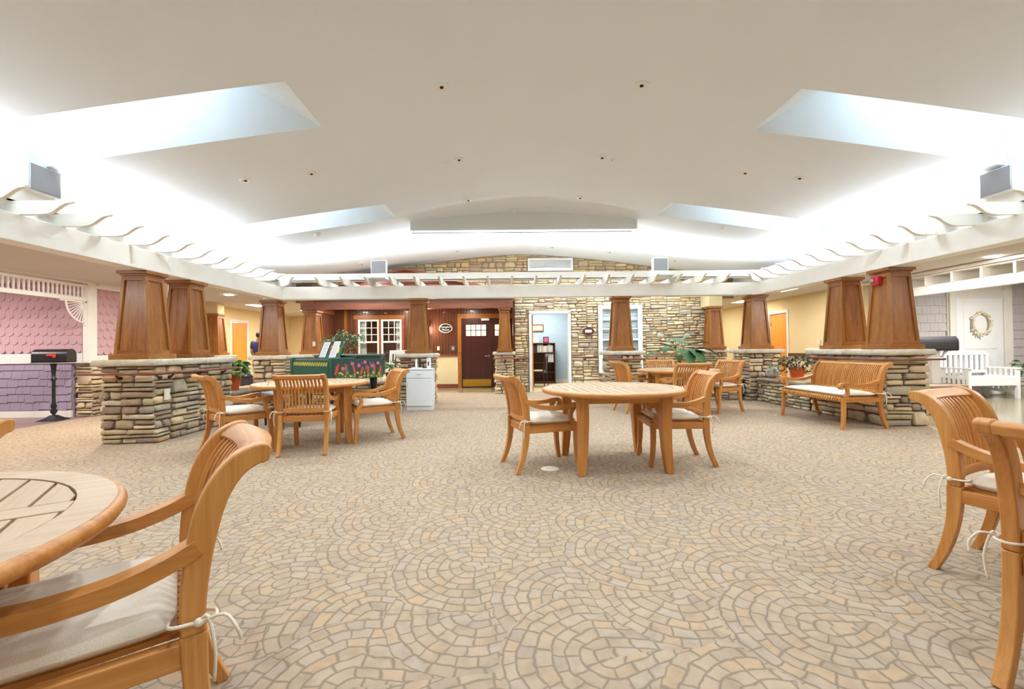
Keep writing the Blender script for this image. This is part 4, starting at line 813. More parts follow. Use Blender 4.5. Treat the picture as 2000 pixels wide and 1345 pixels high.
# ------------------------------------------------------------------ office beyond the stone wall
d5 = thing('door_5', 'open office doorway with white frame and orange leaf swung inward', 'door', (0, 0, 0), 0, None, 'structure')
f = MB(); wall_xz(f, [(DO[0]-.05, DO[0]+.02, 0, DO[2]), (DO[1]-.02, DO[1]+.05, 0, DO[2]), (DO[0]-.05, DO[1]+.05, DO[2]-.03, DO[2]+.05)], 11.68, 11.9); f.build('door_frame', 'white', d5, bevel=0.004)
bx('door_leaf', (0.735, 0.78, 11.92, 12.88, 0.01, 2.03), 'maple_z', d5, 0.003)
om = MB(); wall_xz(om, [(0.28, 3.4, 0, 2.6)], 14.7, 14.8); om.box(0.28, 0.33, 11.9, 14.7, 0, 2.6).box(2.22, 2.30, 11.9, 14.7, 0, 2.6)
struct(om.build('wall_office', 'blue_paint'), 'pale blue walls of the small office', 'wall')
struct(bx('ceiling_office', (0.28, 3.45, 11.88, 14.8, 2.58, 2.62), 'white'), 'white ceiling of the small office', 'ceiling')
struct(bx('baseboard_office', (0.33, 2.22, 14.67, 14.7, 0, 0.1), 'trim_white'), 'white baseboard of the small office', 'baseboard')
bk = thing('bookcase', 'walnut bookcase filled with white binders in the office', 'bookcase', (1.18, 14.48, 0)); W2 = 0.45; BH = 1.30
for sx in (-1, 1): bx('side_panel', (sx*W2-.015, sx*W2+.015, -.16, .16, 0, BH), 'walnut_z', bk)
for z in (0.06, 0.36, 0.66, 0.98, BH-.02): bx('shelf', (-W2, W2, -.16, .16, z, z+.025), 'walnut_x', bk)
bx('back_panel', (-W2, W2, .15, .16, 0, BH), 'walnut_z', bk); bx('toe_board', (-W2, W2, -.15, -.13, 0, .06), 'walnut_x', bk)
rg = random.Random(12)
x = -0.42
while x < 0.40:
    ww = rg.uniform(.028, .06); h = rg.uniform(.2, .26); dark = -0.3 < x < -0.12
    tag(bx('binder', (1.18+x, 1.18+x+ww, 14.36, 14.58, 1.006, 1.006+h), 'book_dark' if dark else rg.choice(('book_white', 'book_white', 'book_tan'))), 'dark binder on the bookcase top shelf' if dark else 'pale binder on the bookcase top shelf', 'binder', 'dark binders' if dark else 'pale binders on the top shelf'); x += ww+.004
for i in range(4): tag(bx('binder', (1.335+.065*i, 1.395+.065*i, 14.36, 14.58, .686, .686+.27), 'book_white'), 'white binder on the bookcase second shelf', 'binder', 'white binders on the second shelf')
tag(MB().box(0.90, 1.14, 14.4, 14.56, BH+.005, BH+.14).box(.93, 1.11, 14.42, 14.54, BH+.14, BH+.17).build('tissue_box', 'book_white', bevel=.01), 'white box on top of the office bookcase', 'box')
pf = thing('photo_frame', 'small dark photo frame on top of the office bookcase', 'photo frame', (1.36, 14.45, BH+.005)); bx('frame', (-.09, .09, -.01, .01, 0, .2), 'walnut_z', pf); bx('photo', (-.06, .06, -.013, -.01, .03, .17), 'flower_pink', pf)
wf = thing('wall_frame', 'wide framed certificate on the blue office wall', 'picture', (1.04, 14.68, 1.80)); bx('frame', (-.27, .27, -.02, .02, -.12, .12), 'cherry_x', wf, .004); bx('print', (-.235, .235, -.024, -.02, -.085, .085), 'beige_panel', wf)
wbd = thing('wall_chart', 'white chart hung on the side wall of the office', 'chart', (2.20, 13.4, 1.18)); bx('sheet', (-.012, .0, -.35, .35, -.42, .42), 'paper', wbd)
for k in range(6): bx('printed_line', (-.014, -.012, -.28, .28, .30-.05*k, .31-.05*k), 'ink', wbd)
def office_chair(x, y, rz):
    t = thing('office_chair', 'mahogany side chair with tan seat in the office', 'chair', (x, y, 0), rz)
    for sx in (-1, 1):
        MB().tube([(sx*.21, .2, 0), (sx*.2, .2, .43)], [.014, .02], 6).build('leg', 'mahogany_z', t); MB().tube([(sx*.2, -.24, 0), (sx*.19, -.2, .45), (sx*.19, -.25, .9)], [.014, .02, .016], 6).build('leg', 'mahogany_z', t)
    bx('seat_frame', (-.23, .23, -.22, .23, .40, .45), 'mahogany_x', t, .006); MB().ell((0, 0, .46), (.22, .22, .04), 14, 6).build('seat', 'tan_cloth', t, smooth=True); bx('top_rail', (-.2, .2, -.27, -.24, .84, .92), 'mahogany_x', t, .008)
    for k in range(3): bx('splat', (-.1+.08*k, -.06+.08*k, -.25, -.235, .45, .86), 'mahogany_z', t)
office_chair(1.02, 13.35, R(70))
# stone wall window, louver, plaque
sw = sash_window(7, 'tall white window in the stone wall behind the tapered column', WI[0], WI[1], WI[2], WI[3], 11.70, 2)
cas = MB(); wall_xz(cas, [(WI[0]-.06, WI[0]+.03, WI[2], WI[3]+.06), (WI[1]-.03, WI[1]+.06, WI[2], WI[3]+.06), (WI[0]+.03, WI[1]-.03, WI[3]-.03, WI[3]+.06)], 11.655, 11.70); cas.build('casing', 'white', sw)
bx('sill', (WI[0]-.05, WI[1]+.05, 11.66, 11.75, WI[2]-.04, WI[2]), 'white', sw, .004)
for k in range(22): bx('blind_slat', (WI[0]+.06, WI[1]-.06, 11.735, 11.755, WI[2]+.08+.073*k, WI[2]+.145+.073*k), 'curtain', sw)
struct(MB().box(WI[0]-.1, WI[1]+.1, 11.80, 11.82, WI[2]-.1, WI[3]+.1).build('pale_backing', 'curtain'), 'pale sheet added behind the blinds of the stone wall window', 'wall')  # pale backing added so the window reads bright
lv = thing('window_8', 'wide white clerestory window high in the stone gable', 'window', (0, 0, 0), 0, None, 'structure')
f = MB(); a, b, c, d = LV; wall_xz(f, [(a-.04, a+.02, c-.04, d+.04), (b-.02, b+.04, c-.04, d+.04), (a+.02, b-.02, d-.02, d+.04), (a+.02, b-.02, c-.04, c+.02)], 11.68, 11.78); f.build('window_frame', 'white', lv)
bx('backing', (a, b, 11.745, 11.75, c, d), 'curtain', lv)
for k in range(5): bx('louver', (a+.02, b-.02, 11.71, 11.735, c+.03+.04*k, c+.05+.04*k), 'white', lv)
pq = thing('oval_plaque', 'small oval brown plaque with white label on the stone wall', 'plaque', (2.22, 11.69, 1.57)); oval(.15, .10, -.012, .04).build('board', 'walnut_x', pq); bx('label_card', (-.085, .085, -.016, -.011, -.035, .035), 'paper', pq)

# ------------------------------------------------------------------ teak armchairs and bench (one builder, any width)
def cushion_mesh(hw, y0, y1, z0, h, nx=14, ny=12):
    V, F = [], []; cy, hy = (y0+y1)/2, (y1-y0)/2
    for side in (1, 0):
        for j in range(ny+1):
            for i in range(nx+1):
                u, v = -1+2*i/nx, -1+2*j/ny
                puff = (max(0, 1-abs(u)**7)**0.5)*(max(0, 1-abs(v)**7)**0.5)
                wob = 0.004*math.sin(9*u*hw/0.25+3*v)*math.cos(7*v)
                V.append((u*hw*(1-0.02*abs(v)**3), cy+v*hy, z0 + h*0.45 + (h*0.5*puff + wob*puff + h*0.05 if side else -h*0.45*puff**0.5)))
    N = (nx+1)*(ny+1); ix = lambda i, j, s: s*N + j*(nx+1)+i
    for j in range(ny):
        for i in range(nx): F += [(ix(i,j,0), ix(i+1,j,0), ix(i+1,j+1,0), ix(i,j+1,0)), (ix(i,j,1), ix(i,j+1,1), ix(i+1,j+1,1), ix(i+1,j,1))]
    for i in range(nx): F += [(ix(i,0,0), ix(i,0,1), ix(i+1,0,1), ix(i+1,0,0)), (ix(i,ny,0), ix(i+1,ny,0), ix(i+1,ny,1), ix(i,ny,1))]
    for j in range(ny): F += [(ix(0,j,0), ix(0,j+1,0), ix(0,j+1,1), ix(0,j,1)), (ix(nx,j,0), ix(nx,j,1), ix(nx,j+1,1), ix(nx,j+1,0))]
    return V, F
def armchair(name, W, nsl, nseat, bow):
    t = thing(name, '', 'chair'); hw = W/2; st = 0.046
    back = [(-.252, .44), (-.250, .50), (-.256, .58), (-.268, .66), (-.284, .73), (-.308, .79), (-.345, .84), (-.392, .866), (-.425, .862)]
    bp = smoothpath(back, 4); wd = [0.062 - 0.010*abs(2*i/(len(bp)-1)-0.9) for i in range(len(bp))]; wd[-1] = .030; wd[-2] = .042
    leg_r = smoothpath([(-.345, 0), (-.302, .10), (-.272, .21), (-.256, .32), (-.252, .44)], 4); lw = [.036 + .024*i/(len(leg_r)-1) for i in range(len(leg_r))]
    leg_f = smoothpath([(.270, 0), (.252, .12), (.243, .26), (.245, .42)], 4); lfw = [.034 + .018*i/(len(leg_f)-1) for i in range(len(leg_f))]
    arm = smoothpath([(-.262, .655), (-.20, .625), (-.10, .596), (.02, .583), (.13, .588), (.21, .603), (.262, .602), (.288, .578), (.280, .552), (.258, .548)], 4); aw = [.040]*(len(arm)-10) + [.038, .037, .036, .035, .034, .033, .031, .029, .027, .024]
    sup = smoothpath([(.235, .42), (.200, .455), (.186, .50), (.196, .55), (.226, .590)], 4); sw_ = [.050 - .012*math.sin(math.pi*i/(len(sup)-1)) for i in range(len(sup))]
    for s in (-1, 1):
        a, b = (s*hw - (st if s > 0 else 0), s*hw + (st if s < 0 else 0))
        MB().ribbon(leg_r, lw, a+.002, b-.002).build('leg', 'teak_z', t, bevel=.004)
        MB().ribbon(bp, wd, a, b).build('stile', 'teak_z', t, bevel=.005)
        MB().ribbon(leg_f, lfw, a, b).build('leg', 'teak_z', t, bevel=.004)
        MB().ribbon(arm, aw, a-.006, b+.006).build('arm', 'teak_y', t, bevel=.006)
        MB().ribbon(sup, sw_, a+.002, b-.002).build('arm_support', 'teak_z', t, bevel=.004)
        bx('side_rail', (a+.006, b-.006, -.235, .235, .362, .425), 'teak_y', t, .004)
    iw = hw - st
    top = [p for p in bp if p[1] > .830 or p[0] < -.345]
    nxs = 10 if bow else 2
    MB().ribbon(top, [.030 + .014*math.sin(math.pi*min(1, i/(len(top)-1)*1.0)) for i in range(len(top))], -iw-.001, iw+.001, nxs, bow, iw).build('top_rail', 'teak_x', t, bevel=.004)
    MB().ribbon([(-.252, .470), (-.250, .490), (-.252, .512)], .030, -iw, iw, nxs, bow*.8, iw).build('lower_back_rail', 'teak_x', t, bevel=.003)
    mid = [p for p in bp if .495 <= p[1] and p[0] > -.358]; gap = 2*iw/(nsl+1); swd = gap*0.50
    for k in range(nsl):
        xc = -iw + gap*(k+1); dy = -bow*(1-(xc/iw)**2)
        MB().ribbon([(p[0]+dy, p[1]) for p in mid], .016, xc-swd/2, xc+swd/2).build('back_slat', 'teak_z', t)
    bx('rear_rail', (-iw, iw, -.262, -.232, .362, .425), 'teak_x', t, .003); bx('front_rail', (-iw, iw, .222, .246, .362, .405), 'teak_x', t, .003)
    sg = 2*iw/nseat; sp_ = [(-.23, .428), (.0, .424), (.20, .430), (.245, .424), (.262, .405), (.262, .375)]
    for k in range(nseat): MB().ribbon(sp_, .014, -iw+sg*k+sg*.16, -iw+sg*(k+1)-sg*.16).build('seat_slat', 'teak_y', t)
    V, F = cushion_mesh(hw-.026, -.218, .24, .430, .072, 14 if W < 1 else 30); cu = mesh_obj('cushion', V, F, 'cushion', t, smooth=True)
    rg = random.Random(int(W*100))
    for s in (-1, 1):
        x = s*(hw+.006); xi = s*(iw-.02)
        loop = smoothpath([(xi, -.215, .475), (x*.985, -.20, .478), (x+s*.006, -.245, .476), (x+s*.004, -.290, .474), (s*(hw-.03), -.300, .473), (s*(hw-.055), -.27, .474)], 4)
        MB().tube(loop, .0045, 6).build('tie', 'cushion', cu, smooth=True)
        kn = (x+s*.008, -.262, .476); MB().ell(kn, (.010, .013, .011), 8, 6).build('tie_knot', 'cushion', cu, smooth=True)
        for q in range(2):
            e = ((.012, -.03, -.15), (.035, -.085, -.055))[q]; p1 = (kn[0]+s*e[0]*.6, kn[1]+e[1]*.6, kn[2]+.012); p2 = (kn[0]+s*e[0], kn[1]+e[1], kn[2]+e[2])
            MB().tube(smoothpath([kn, p1, ((p1[0]+p2[0])/2+s*.012, (p1[1]+p2[1])/2-.008, (p1[2]+p2[2])/2), p2], 4), .0042, 5).build('tie_end', 'cushion', cu, smooth=True)
    return t
GA = 'teak armchairs around the round tables'
spots = [  # x, y, facing x, facing y, label
    (-1.135, 1.195, -0.813, -0.583, 'teak armchair with bow-tied cushion pulled up to the plank-topped table whose rim fills the foreground'),
    (-2.133, 1.335, 0.1, -0.995, 'teak armchair across the foreground table, only its back corner showing'),
    (0.369, 4.376, 0.96, 0.28, 'teak armchair beside the ivory floor disc at the middle table'),
    (1.657, 4.445, -1.0, 0.05, 'teak armchair opposite the floor disc at the middle table'),
    (-2.251, 5.237, -0.12, 0.99, 'teak armchair turned back-on at the table before the piano'),
    (-3.105, 5.314, 0.68, 0.73, 'teak armchair between the piano table and the outlet pier'),
    (-1.723, 5.839, -0.86, -0.5, 'teak armchair between the piano table and the white cabinet'),
    (2.355, 7.902, 0.97, 0.2, 'teak armchair beside the pier before the stone-wall window'),
    (3.019, 8.316, -0.05, -1.0, 'teak armchair under the split-leaf plant'),
    (2.825, 7.039, -0.05, 1.0, 'teak armchair turned back-on at the table under the split-leaf plant'),
    (3.7, 7.725, -0.9, -0.42, 'teak armchair by the ledge with the small succulent'),
    (2.533, 2.033, 0.42, -0.91, 'teak armchair with curved slat back and single-bow tie, toward the bench'),
    (2.025, 1.331, 0.95, 0.316, 'teak armchair standing close behind another, its back scroll overlapping it'),
]
proto = armchair('teak_armchair', 0.53, 11, 11, 0.030)
for i, (x, y, fx, fy, lab) in enumerate(spots):
    o = proto if i == 0 else copy_tree(proto)
    o.location = (x, y, 0); o.rotation_euler = (0, 0, math.atan2(fy, fx) - math.pi/2); tag(o, lab, 'chair', GA)
bench = armchair('teak_bench', 1.33, 36, 26, 0.0); bench.location = (4.77, 6.54, 0); bench.rotation_euler = (0, 0, math.pi/2); tag(bench, 'teak slat-back bench with white cushion against the stone ledge', 'bench')

# ------------------------------------------------------------------ round slatted tables
def round_table():
    t = thing('round_table', '', 'table'); Ro, Ri, Z = 0.683, 0.578, 0.747
    prof = [(Ri, .716), (Ro-.022, .716), (Ro-.020, Z), (Ri, Z)]; n = 64; V, F = [], []
    ep = [(Ro-.022, .702), (Ro-.008, .706), (Ro, .718), (Ro+.001, .732), (Ro-.006, .743), (Ro-.020, Z)]; EV, EF = [], []
    for (r, z) in ep: EV += [(r*math.cos(2*math.pi*k/64), r*math.sin(2*math.pi*k/64), z) for k in range(64)]
    for i in range(6):
        for k in range(64): EF.append((i*64+k, i*64+(k+1) % 64, ((i+1) % 6)*64+(k+1) % 64, ((i+1) % 6)*64+k))
    mesh_obj('rim_edge', EV, EF, 'teak_x', t, smooth=True)
    for (r, z) in prof: V += [(r*math.cos(2*math.pi*k/n), r*math.sin(2*math.pi*k/n), z) for k in range(n)]
    m = len(prof)
    for i in range(m):
        for k in range(n): F.append((i*n+k, i*n+(k+1) % n, ((i+1) % m)*n+(k+1) % n, ((i+1) % m)*n+k))
    rim = mesh_obj('rim', V, F, 'teaktop_x', t, smooth=True); rim.data.set_sharp_from_angle(angle=R(40))
    bx('cross_plank', (-Ri+.004, Ri-.004, -.045, .045, .722, Z-.001), 'teaktop_x', t, .002)
    w_, g = 0.072, 0.009; k0 = -7
    for s in (-1, 1):
        for k in range(-8, 8):
            x0 = k*(w_+g)+g/2; x1 = x0+w_; xm = max(abs(x0), abs(x1))
            ch = lambda x: math.sqrt(max(0, (Ri-.004)**2-x*x))
            if ch(min(abs(x0), abs(x1))) < 0.09: continue
            ys = .052
            pts = [(x0, s*ys), (x1, s*ys), (x1, s*max(ch(x1), ys+.003)), ((x0+x1)/2, s*max(ch((x0+x1)/2), ys+.003)), (x0, s*max(ch(x0), ys+.003))]
            MB().extr(pts, 'z', .726, Z-.002).build('top_slat', 'teaktop_y', t, bevel=.0015)
    L = .385
    for s in (-1, 1):
        bx('apron', (-L, L, s*L-.014, s*L+.014, .635, .708), 'teak_x', t); bx('apron', (s*L-.014, s*L+.014, -L+.02, L-.02, .635, .708), 'teak_y', t)
        for q in (-1, 1):
            lp = [(0, .0, .034), (.016, .22, .041), (.024, .45, .047), (.018, .708, .050)]; mb = MB(); 
            V, F = [], []
            for (o_, z, h) in lp:
                cx, cy = s*(.40-o_), q*(.40-o_); V += [(cx-h, cy-h, z), (cx+h, cy-h, z), (cx+h, cy+h, z), (cx-h, cy+h, z)]
            for i in range(3): F += [(i*4+j, i*4+(j+1) % 4, i*4+4+(j+1) % 4, i*4+4+j) for j in range(4)]
            F += [(0, 3, 2, 1), (12, 13, 14, 15)]; mesh_obj('leg', V, F, 'teak_z', t, bevel=.006)
    return t
tb = round_table()
for i, (x, y, rz, lab) in enumerate(((-1.62, 0.88, R(33), 'round teak table with cross plank, pulled up to by the bow-tied cushion chair'),
                                     (1.055, 4.39, R(3), 'round teak table beside the ivory floor disc'), (-2.46, 5.75, R(27), 'round teak table in front of the painted piano'), (3.00, 7.71, R(-9), 'round teak table ringed by four chairs under the split-leaf plant'))):
    o = tb if i == 0 else copy_tree(tb)
    o.location = (x, y, 0); o.rotation_euler = (0, 0, rz); tag(o, lab, 'table', 'round teak tables')
fd = thing('floor_disc', 'ivory round floor outlet cover on the carpet', 'floor outlet', (0.42, 4.22, 0)); MB().lathe([(.085, 0), (.085, .004), (.075, .008)], 28).build('cover', 'ivory_plastic', fd); MB().lathe([(.028, .008), (.028, .011)], 16).build('lid', 'ivory_plastic', fd)

# ------------------------------------------------------------------ painted grand piano and bench
pn = thing('grand_piano', 'green grand piano painted with tall garden flowers', 'piano', (-2.61, 6.84, 0), math.atan2(0.66, -0.75))   # local +x along the keyboard, -y into the case
KW, DP = 1.42, 1.50
outl = [(0, 0), (KW, 0), (KW, -DP*.97)] + [(KW-.10*i/1.0, -DP) for i in range(1, 4)] + smoothpath([(KW-.42, -DP), (KW-.72, -DP*.93), (KW-.92, -1.12), (KW-1.18, -1.02), (0.10, -0.96), (0, -0.84)], 5)
Z0, Z1 = .69, 1.00
def inset(poly, d):
    n = len(poly); out = []
    for i in range(n):
        a, b, c = poly[i-1], poly[i], poly[(i+1) % n]; t1 = Vector((b[0]-a[0], b[1]-a[1])); t2 = Vector((c[0]-b[0], c[1]-b[1]))
        nn = Vector((-t1.y, t1.x)).normalized() + Vector((-t2.y, t2.x)).normalized()
        nn = nn.normalized() if nn.length > 1e-6 else Vector((0, 0)); out.append((b[0]+nn.x*d, b[1]+nn.y*d))
    return out
MB().extr(outl, 'z', Z0, Z1).build('case', 'piano_green', pn, bevel=.006)
lid = [p for p in outl if p[1] < -.38]; lid = [(0, -.40), (KW, -.40)] + [p for p in outl[2:] if p[1] < -.41] 
cx_, cy_ = KW/2, -.8
MB().extr([(cx_+(p[0]-cx_)*1.02, cy_+(p[1]-cy_)*1.02) for p in lid], 'z', Z1+.045, Z1+.07).build('lid', 'piano_green', pn, bevel=.004)
MB().extr([(cx_+(p[0]-cx_)*.985, cy_+(p[1]-cy_)*.985) for p in lid], 'z', Z1, Z1+.045).build('lid_gap', 'piano_dark', pn)
bx('key_slip', (.10, KW-.10, .0, .012, Z0+.05, Z1-.08), 'piano_green', pn); bx('fallboard', (.08, KW-.08, -.36, -.04, Z1, Z1+.012), 'piano_dark', pn, .004)
for s in (0, 1): bx('cheek', (s*(KW-.09), s*(KW-.09)+.09, -.36, .018, Z0+.02, Z1+.03), 'piano_green', pn, .008)
pa = bx('pattern_band', (.12, KW-.12, .012, .014, Z1-.105, Z1-.035), 'piano_dark', pn)
for k in range(30):
    x = .14 + k*(KW-.28)/29; MB().extr([(x-.016, Z1-.10), (x+.0, Z1-.04), (x+.016, Z1-.10)] if k % 2 else [(x-.016, Z1-.04), (x+.0, Z1-.10), (x+.016, Z1-.04)], 'y', .0142, .0155).build('painted_leaf', 'piano_yellow', pa)
ds = thing('music_desk', None, None); bpy.data.objects.remove(ds)
Md = Matrix.Translation((KW/2, -.30, Z1+.01)) @ Matrix.Rotation(R(22), 4, 'X')
md = MB().box(-.36, .36, -.012, .012, 0, .27).xf(Md).build('music_desk', 'piano_green', pn, bevel=.005)
rgp = random.Random(9)
for k in range(9): MB().ell((rgp.uniform(-.3, .3), .014, rgp.uniform(.06, .22)), (.03, .004, .03), 8, 5).xf(Md).build('painted_flower', rgp.choice(('flower_red', 'flower_pink', 'flower_yellow')), md)
for k, (x0, lab) in enumerate(((.10, 'white sheet of music leaning on the green music desk, lower page'), (-.24, 'white sheet of music leaning on the green music desk, taller page'))):
    sh = thing('sheet_music', lab, 'sheet music', (0, 0, 0)); M2 = pn.matrix_basis.copy()
    Mw = Matrix.Translation(pn.location) @ Matrix.Rotation(pn.rotation_euler.z, 4, 'Z') @ Md
    MB().box(x0-.02, x0+.19, .020, .022, .014, .29+.01*k).xf(Mw).build('page', 'paper', sh)
    for q in range(9): MB().box(x0+.005, x0+.17, .0222, .0228, .03+.028*q, .042+.028*q).xf(Mw).build('staff_line', 'ink', sh)
for (x, y) in ((.12, -.25), (KW-.12, -.25), (KW-.45, -DP+.18)):
    MB().lathe([(.05, .09), (.035, .12), (.045, .3), (.065, .55), (.08, Z0)], 10, (x, y, 0)).build('leg', 'black_iron', pn, smooth=True); MB().ell((x, y, .045), (.028, .028, .045), 8, 6).build('caster', 'brass', pn)
MB().box(KW/2-.1, KW/2+.1, -.36, -.28, .10, .13).box(KW/2-.09, KW/2-.06, -.34, -.30, .13, Z0).box(KW/2+.06, KW/2+.09, -.34, -.30, .13, Z0).build('pedal_lyre', 'black_iron', pn)
for k in range(3): MB().tube([(KW/2-.05+.05*k, -.30, .08), (KW/2-.05+.05*k, -.16, .06)], .012, 6).build('pedal', 'brass', pn)
# painted flowers along the curved side: thin relief on the case wall that faces the hall
side = [q for q in smoothpath([(0, 0.0), (0, -0.84), (0.03, -0.92), (0.10, -0.96)], 24)]
def on_side(s, z):                                               # s metres back along the treble side
    return (-.0015, -s, z)
rgf = random.Random(21)
bp_ = MB().box(-.002, .004, -.88, -.02, Z0+.01, Z1-.01).build('painted_panel', 'piano_dark', pn)
def petal(mat, s, z, rs, rz_, tilt=0):
    n = 9; pts = [(s + rs*math.cos(2*math.pi*k/n)*math.cos(tilt) - rz_*math.sin(2*math.pi*k/n)*math.sin(tilt), z + rs*math.cos(2*math.pi*k/n)*math.sin(tilt) + rz_*math.sin(2*math.pi*k/n)*math.cos(tilt)) for k in range(n)]
    pts = [(min(.875, max(.025, a)), min(Z1-.012, max(Z0+.012, b))) for a, b in pts]
    o = rgf.uniform(.0025, .005); MB().extr([(-a, b) for a, b in pts], 'x', -o, -.0015).build('painted_flower', mat, bp_)
for k in range(44):
    s = rgf.uniform(.04, .86); h = rgf.uniform(.08, .25); MB().tube([(-.003, -s, Z0+.012), (-.003, -s-rgf.uniform(-.02, .02), Z0+h)], .0025, 4).build('painted_stem', 'stem_green', bp_)
for s in (.07, .22, .36, .49, .60, .72, .83): petal('flower_red', s, Z0+rgf.uniform(.12, .18), .020, rgf.uniform(.07, .095), rgf.uniform(-.35, .35))
for s, z in ((.17, .17), (.33, .24), (.44, .21), (.55, .26), (.79, .24), (.68, .20)): petal('flower_pink', s, Z0+z, .030, .028)
for k in range(14): petal('flower_violet', rgf.uniform(.05, .85), Z0+rgf.uniform(.12, .26), .009, rgf.uniform(.03, .05), rgf.uniform(-.3, .3))
for k in range(30): petal('flower_yellow', rgf.uniform(.04, .86), Z0+rgf.uniform(.02, .11), .014, .014)
for k in range(16): petal('stem_green', rgf.uniform(.04, .86), Z0+rgf.uniform(.02, .06), .008, .04, rgf.uniform(-.6, .6))
pbn = thing('piano_bench', 'small black-legged piano bench with grey seat beside the piano', 'bench', (-3.39, 6.88, 0), math.atan2(0.66, -0.75))
bx('seat', (-.36, .36, -.17, .17, .45, .52), 'grey_grille', pbn, .02); bx('apron', (-.33, .33, -.14, .14, .38, .45), 'piano_green', pbn)
for sx in (-1, 1):
    for sy in (-1, 1): MB().lathe([(.014, 0), (.02, .1), (.026, .38)], 8, (sx*.31, sy*.12, 0)).build('leg', 'black_iron', pbn)

# ------------------------------------------------------------------ white cabinet and its things
cb = thing('white_cabinet', 'white cabinet with one drawer and one door beside the stone pier', 'cabinet', (-1.60, 8.57, 0), R(-3))
bx('body', (-.25, .25, -.10, .11, .075, .76), 'white', cb, .003); bx('top', (-.255, .255, -.125, .115, .76, .782), 'white', cb, .003); bx('kick_base', (-.24, .24, -.09, .10, 0, .075), 'white', cb)
dr = bx('drawer', (-.247, .247, -.118, -.10, .605, .752), 'white', cb, .003); bx('pull', (-.06, .06, -.126, -.118, .672, .690), 'ivory_plastic', dr, .003)
do = bx('door', (-.247, .247, -.118, -.10, .082, .598), 'white', cb, .003); bx('pull', (-.222, -.208, -.128, -.118, .43, .54), 'ivory_plastic', do, .003)
cab = (-1.60, 8.57)
def bottle(label, dx, dy, r, h, mat, capmat, z0=.782):
    t = thing('bottle', label, 'bottle', (cab[0]+dx, cab[1]+dy, z0)); MB().lathe([(r, 0), (r, h*.72), (r*.6, h*.82), (r*.5, h*.9)], 12).build('body', mat, t, smooth=False); MB().lathe([(r*.55, h*.88), (r*.55, h)], 10).build('cap', capmat, t)
tag(bx('tray', (cab[0]-.16, cab[0]+.02, cab[1]-.08, cab[1]+.07, .783, .80), 'white', bevel=.004), 'flat white tray on the white cabinet', 'tray')
bottle('slim white bottle standing on the cabinet tray', -.08, 0, .022, .17, 'white', 'white', .80); bottle('slim black bottle standing on the cabinet tray', -.01, .02, .018, .17, 'black_iron', 'black_iron', .80)
cp = thing('wipes_canister', 'white printed canister standing alone on the cabinet', 'canister', (cab[0]+.16, cab[1], .783)); MB().lathe([(.04, 0), (.04, .17)], 16).build('body', 'white', cp); MB().lathe([(.042, .17), (.042, .19), (.03, .198)], 16).build('lid', 'book_white', cp); bx('printed_label', (-.012, .012, -.042, -.038, .05, .13), 'book_dark', cp)

# ------------------------------------------------------------------ mailboxes
def mailbox(label, x, y, z, rz, mat, flag, door):
    t = thing('mailbox', label, 'mailbox', (x, y, 0), rz); L2, Wm, Hm = .27, .10, .22
    arc = [(-Wm, 0)] + [(-Wm*math.cos(a), .12+.10*math.sin(a)) for a in [i*math.pi/10 for i in range(11)]] + [(Wm, 0)]
    MB().extr([(p[0], z+p[1]) for p in arc], 'x', -L2, L2).build('body', mat, t, bevel=.008)
    MB().extr([(p[0]*1.04, z+p[1]*1.03-.003) for p in arc], 'x', L2, L2+.014).build('door', mat, t, bevel=.004)
    bx('base_plate', (-L2, L2, -.11, .11, z-.015, z), mat, t)
    if flag:
        MB().box(-.02, .12, -.116, -.104, z+.10, z+.135).box(.075, .12, -.116, -.104, z+.075, z+.10).build('flag', 'red_flag', t)
    return t
mb1 = mailbox('black mailbox with red flag on a turned iron post by the lavender wall', -7.80, 7.88, 1.01, R(6), 'black_iron', True, 1)
MB().lathe([(.05, .985), (.04, .95), (.028, .80), (.026, .74), (.042, .72), (.042, .70), (.024, .68), (.026, .30), (.045, .24), (.03, .20), (.05, .15), (.02, .10), (.045, .06)], 12).build('post', 'black_iron', mb1, smooth=True)
for k in range(4):
    a = k*math.pi/2 + math.pi/4; MB().frus((0.13*math.cos(a), .13*math.sin(a), 0), (.07, .07), (.03*math.cos(a), .03*math.sin(a), .07), (.02, .02)).build('base_foot', 'black_iron', mb1)
MB().frus((0, 0, 0), (.14, .14), (0, 0, .09), (.035, .035)).build('base', 'black_iron', mb1)
mb2 = mailbox('dark grey mailbox on a white post behind the alarm column pier', 7.08, 7.24, 1.03, R(-18), 'charcoal', False, 1)
bx('post', (-.055, .055, -.055, .055, .475, 1.016), 'white', mb2, .004)
MB().extr([(.054, .80), (.054, .88), (.2, 1.024), (.15, 1.024)], 'y', -.02, .02).build('brace', 'white', mb2)

# ------------------------------------------------------------------ handrails
def handrail(label, pts, z, wallside, name='handrail', drop=.06):
    t = thing(name, label, 'handrail', (0, 0, 0)); MB().tube([(x, y, z) for x, y in pts], .020, 10).build('rail', 'cherry_x', t, smooth=True)
    for (a, b) in zip(pts[:-1], pts[1:]):
        L_ = math.hypot(b[0]-a[0], b[1]-a[1]); n_ = max(1, int(L_/.55))
        for k in range(n_):
            f_ = (k+.5)/n_; x, y = a[0]+(b[0]-a[0])*f_, a[1]+(b[1]-a[1])*f_; dx, dy = wallside(x, y)
            MB().tube([(x, y, z-.015 if drop else z), (x+dx*.5, y+dy*.5, z-drop*.8), (x+dx, y+dy, z-drop)], [.010, .014, .03 if drop else .016], 7).build('bracket', 'mahogany_z', t, smooth=True)
    return t
handrail('wooden handrail wrapping the pier with the outlet plate', [(-5.30, 5.64), (-4.36, 5.64), (-4.33, 5.67), (-4.33, 7.32)], .885, lambda x, y: (0, .07) if y < 5.66 else (-.07, 0))
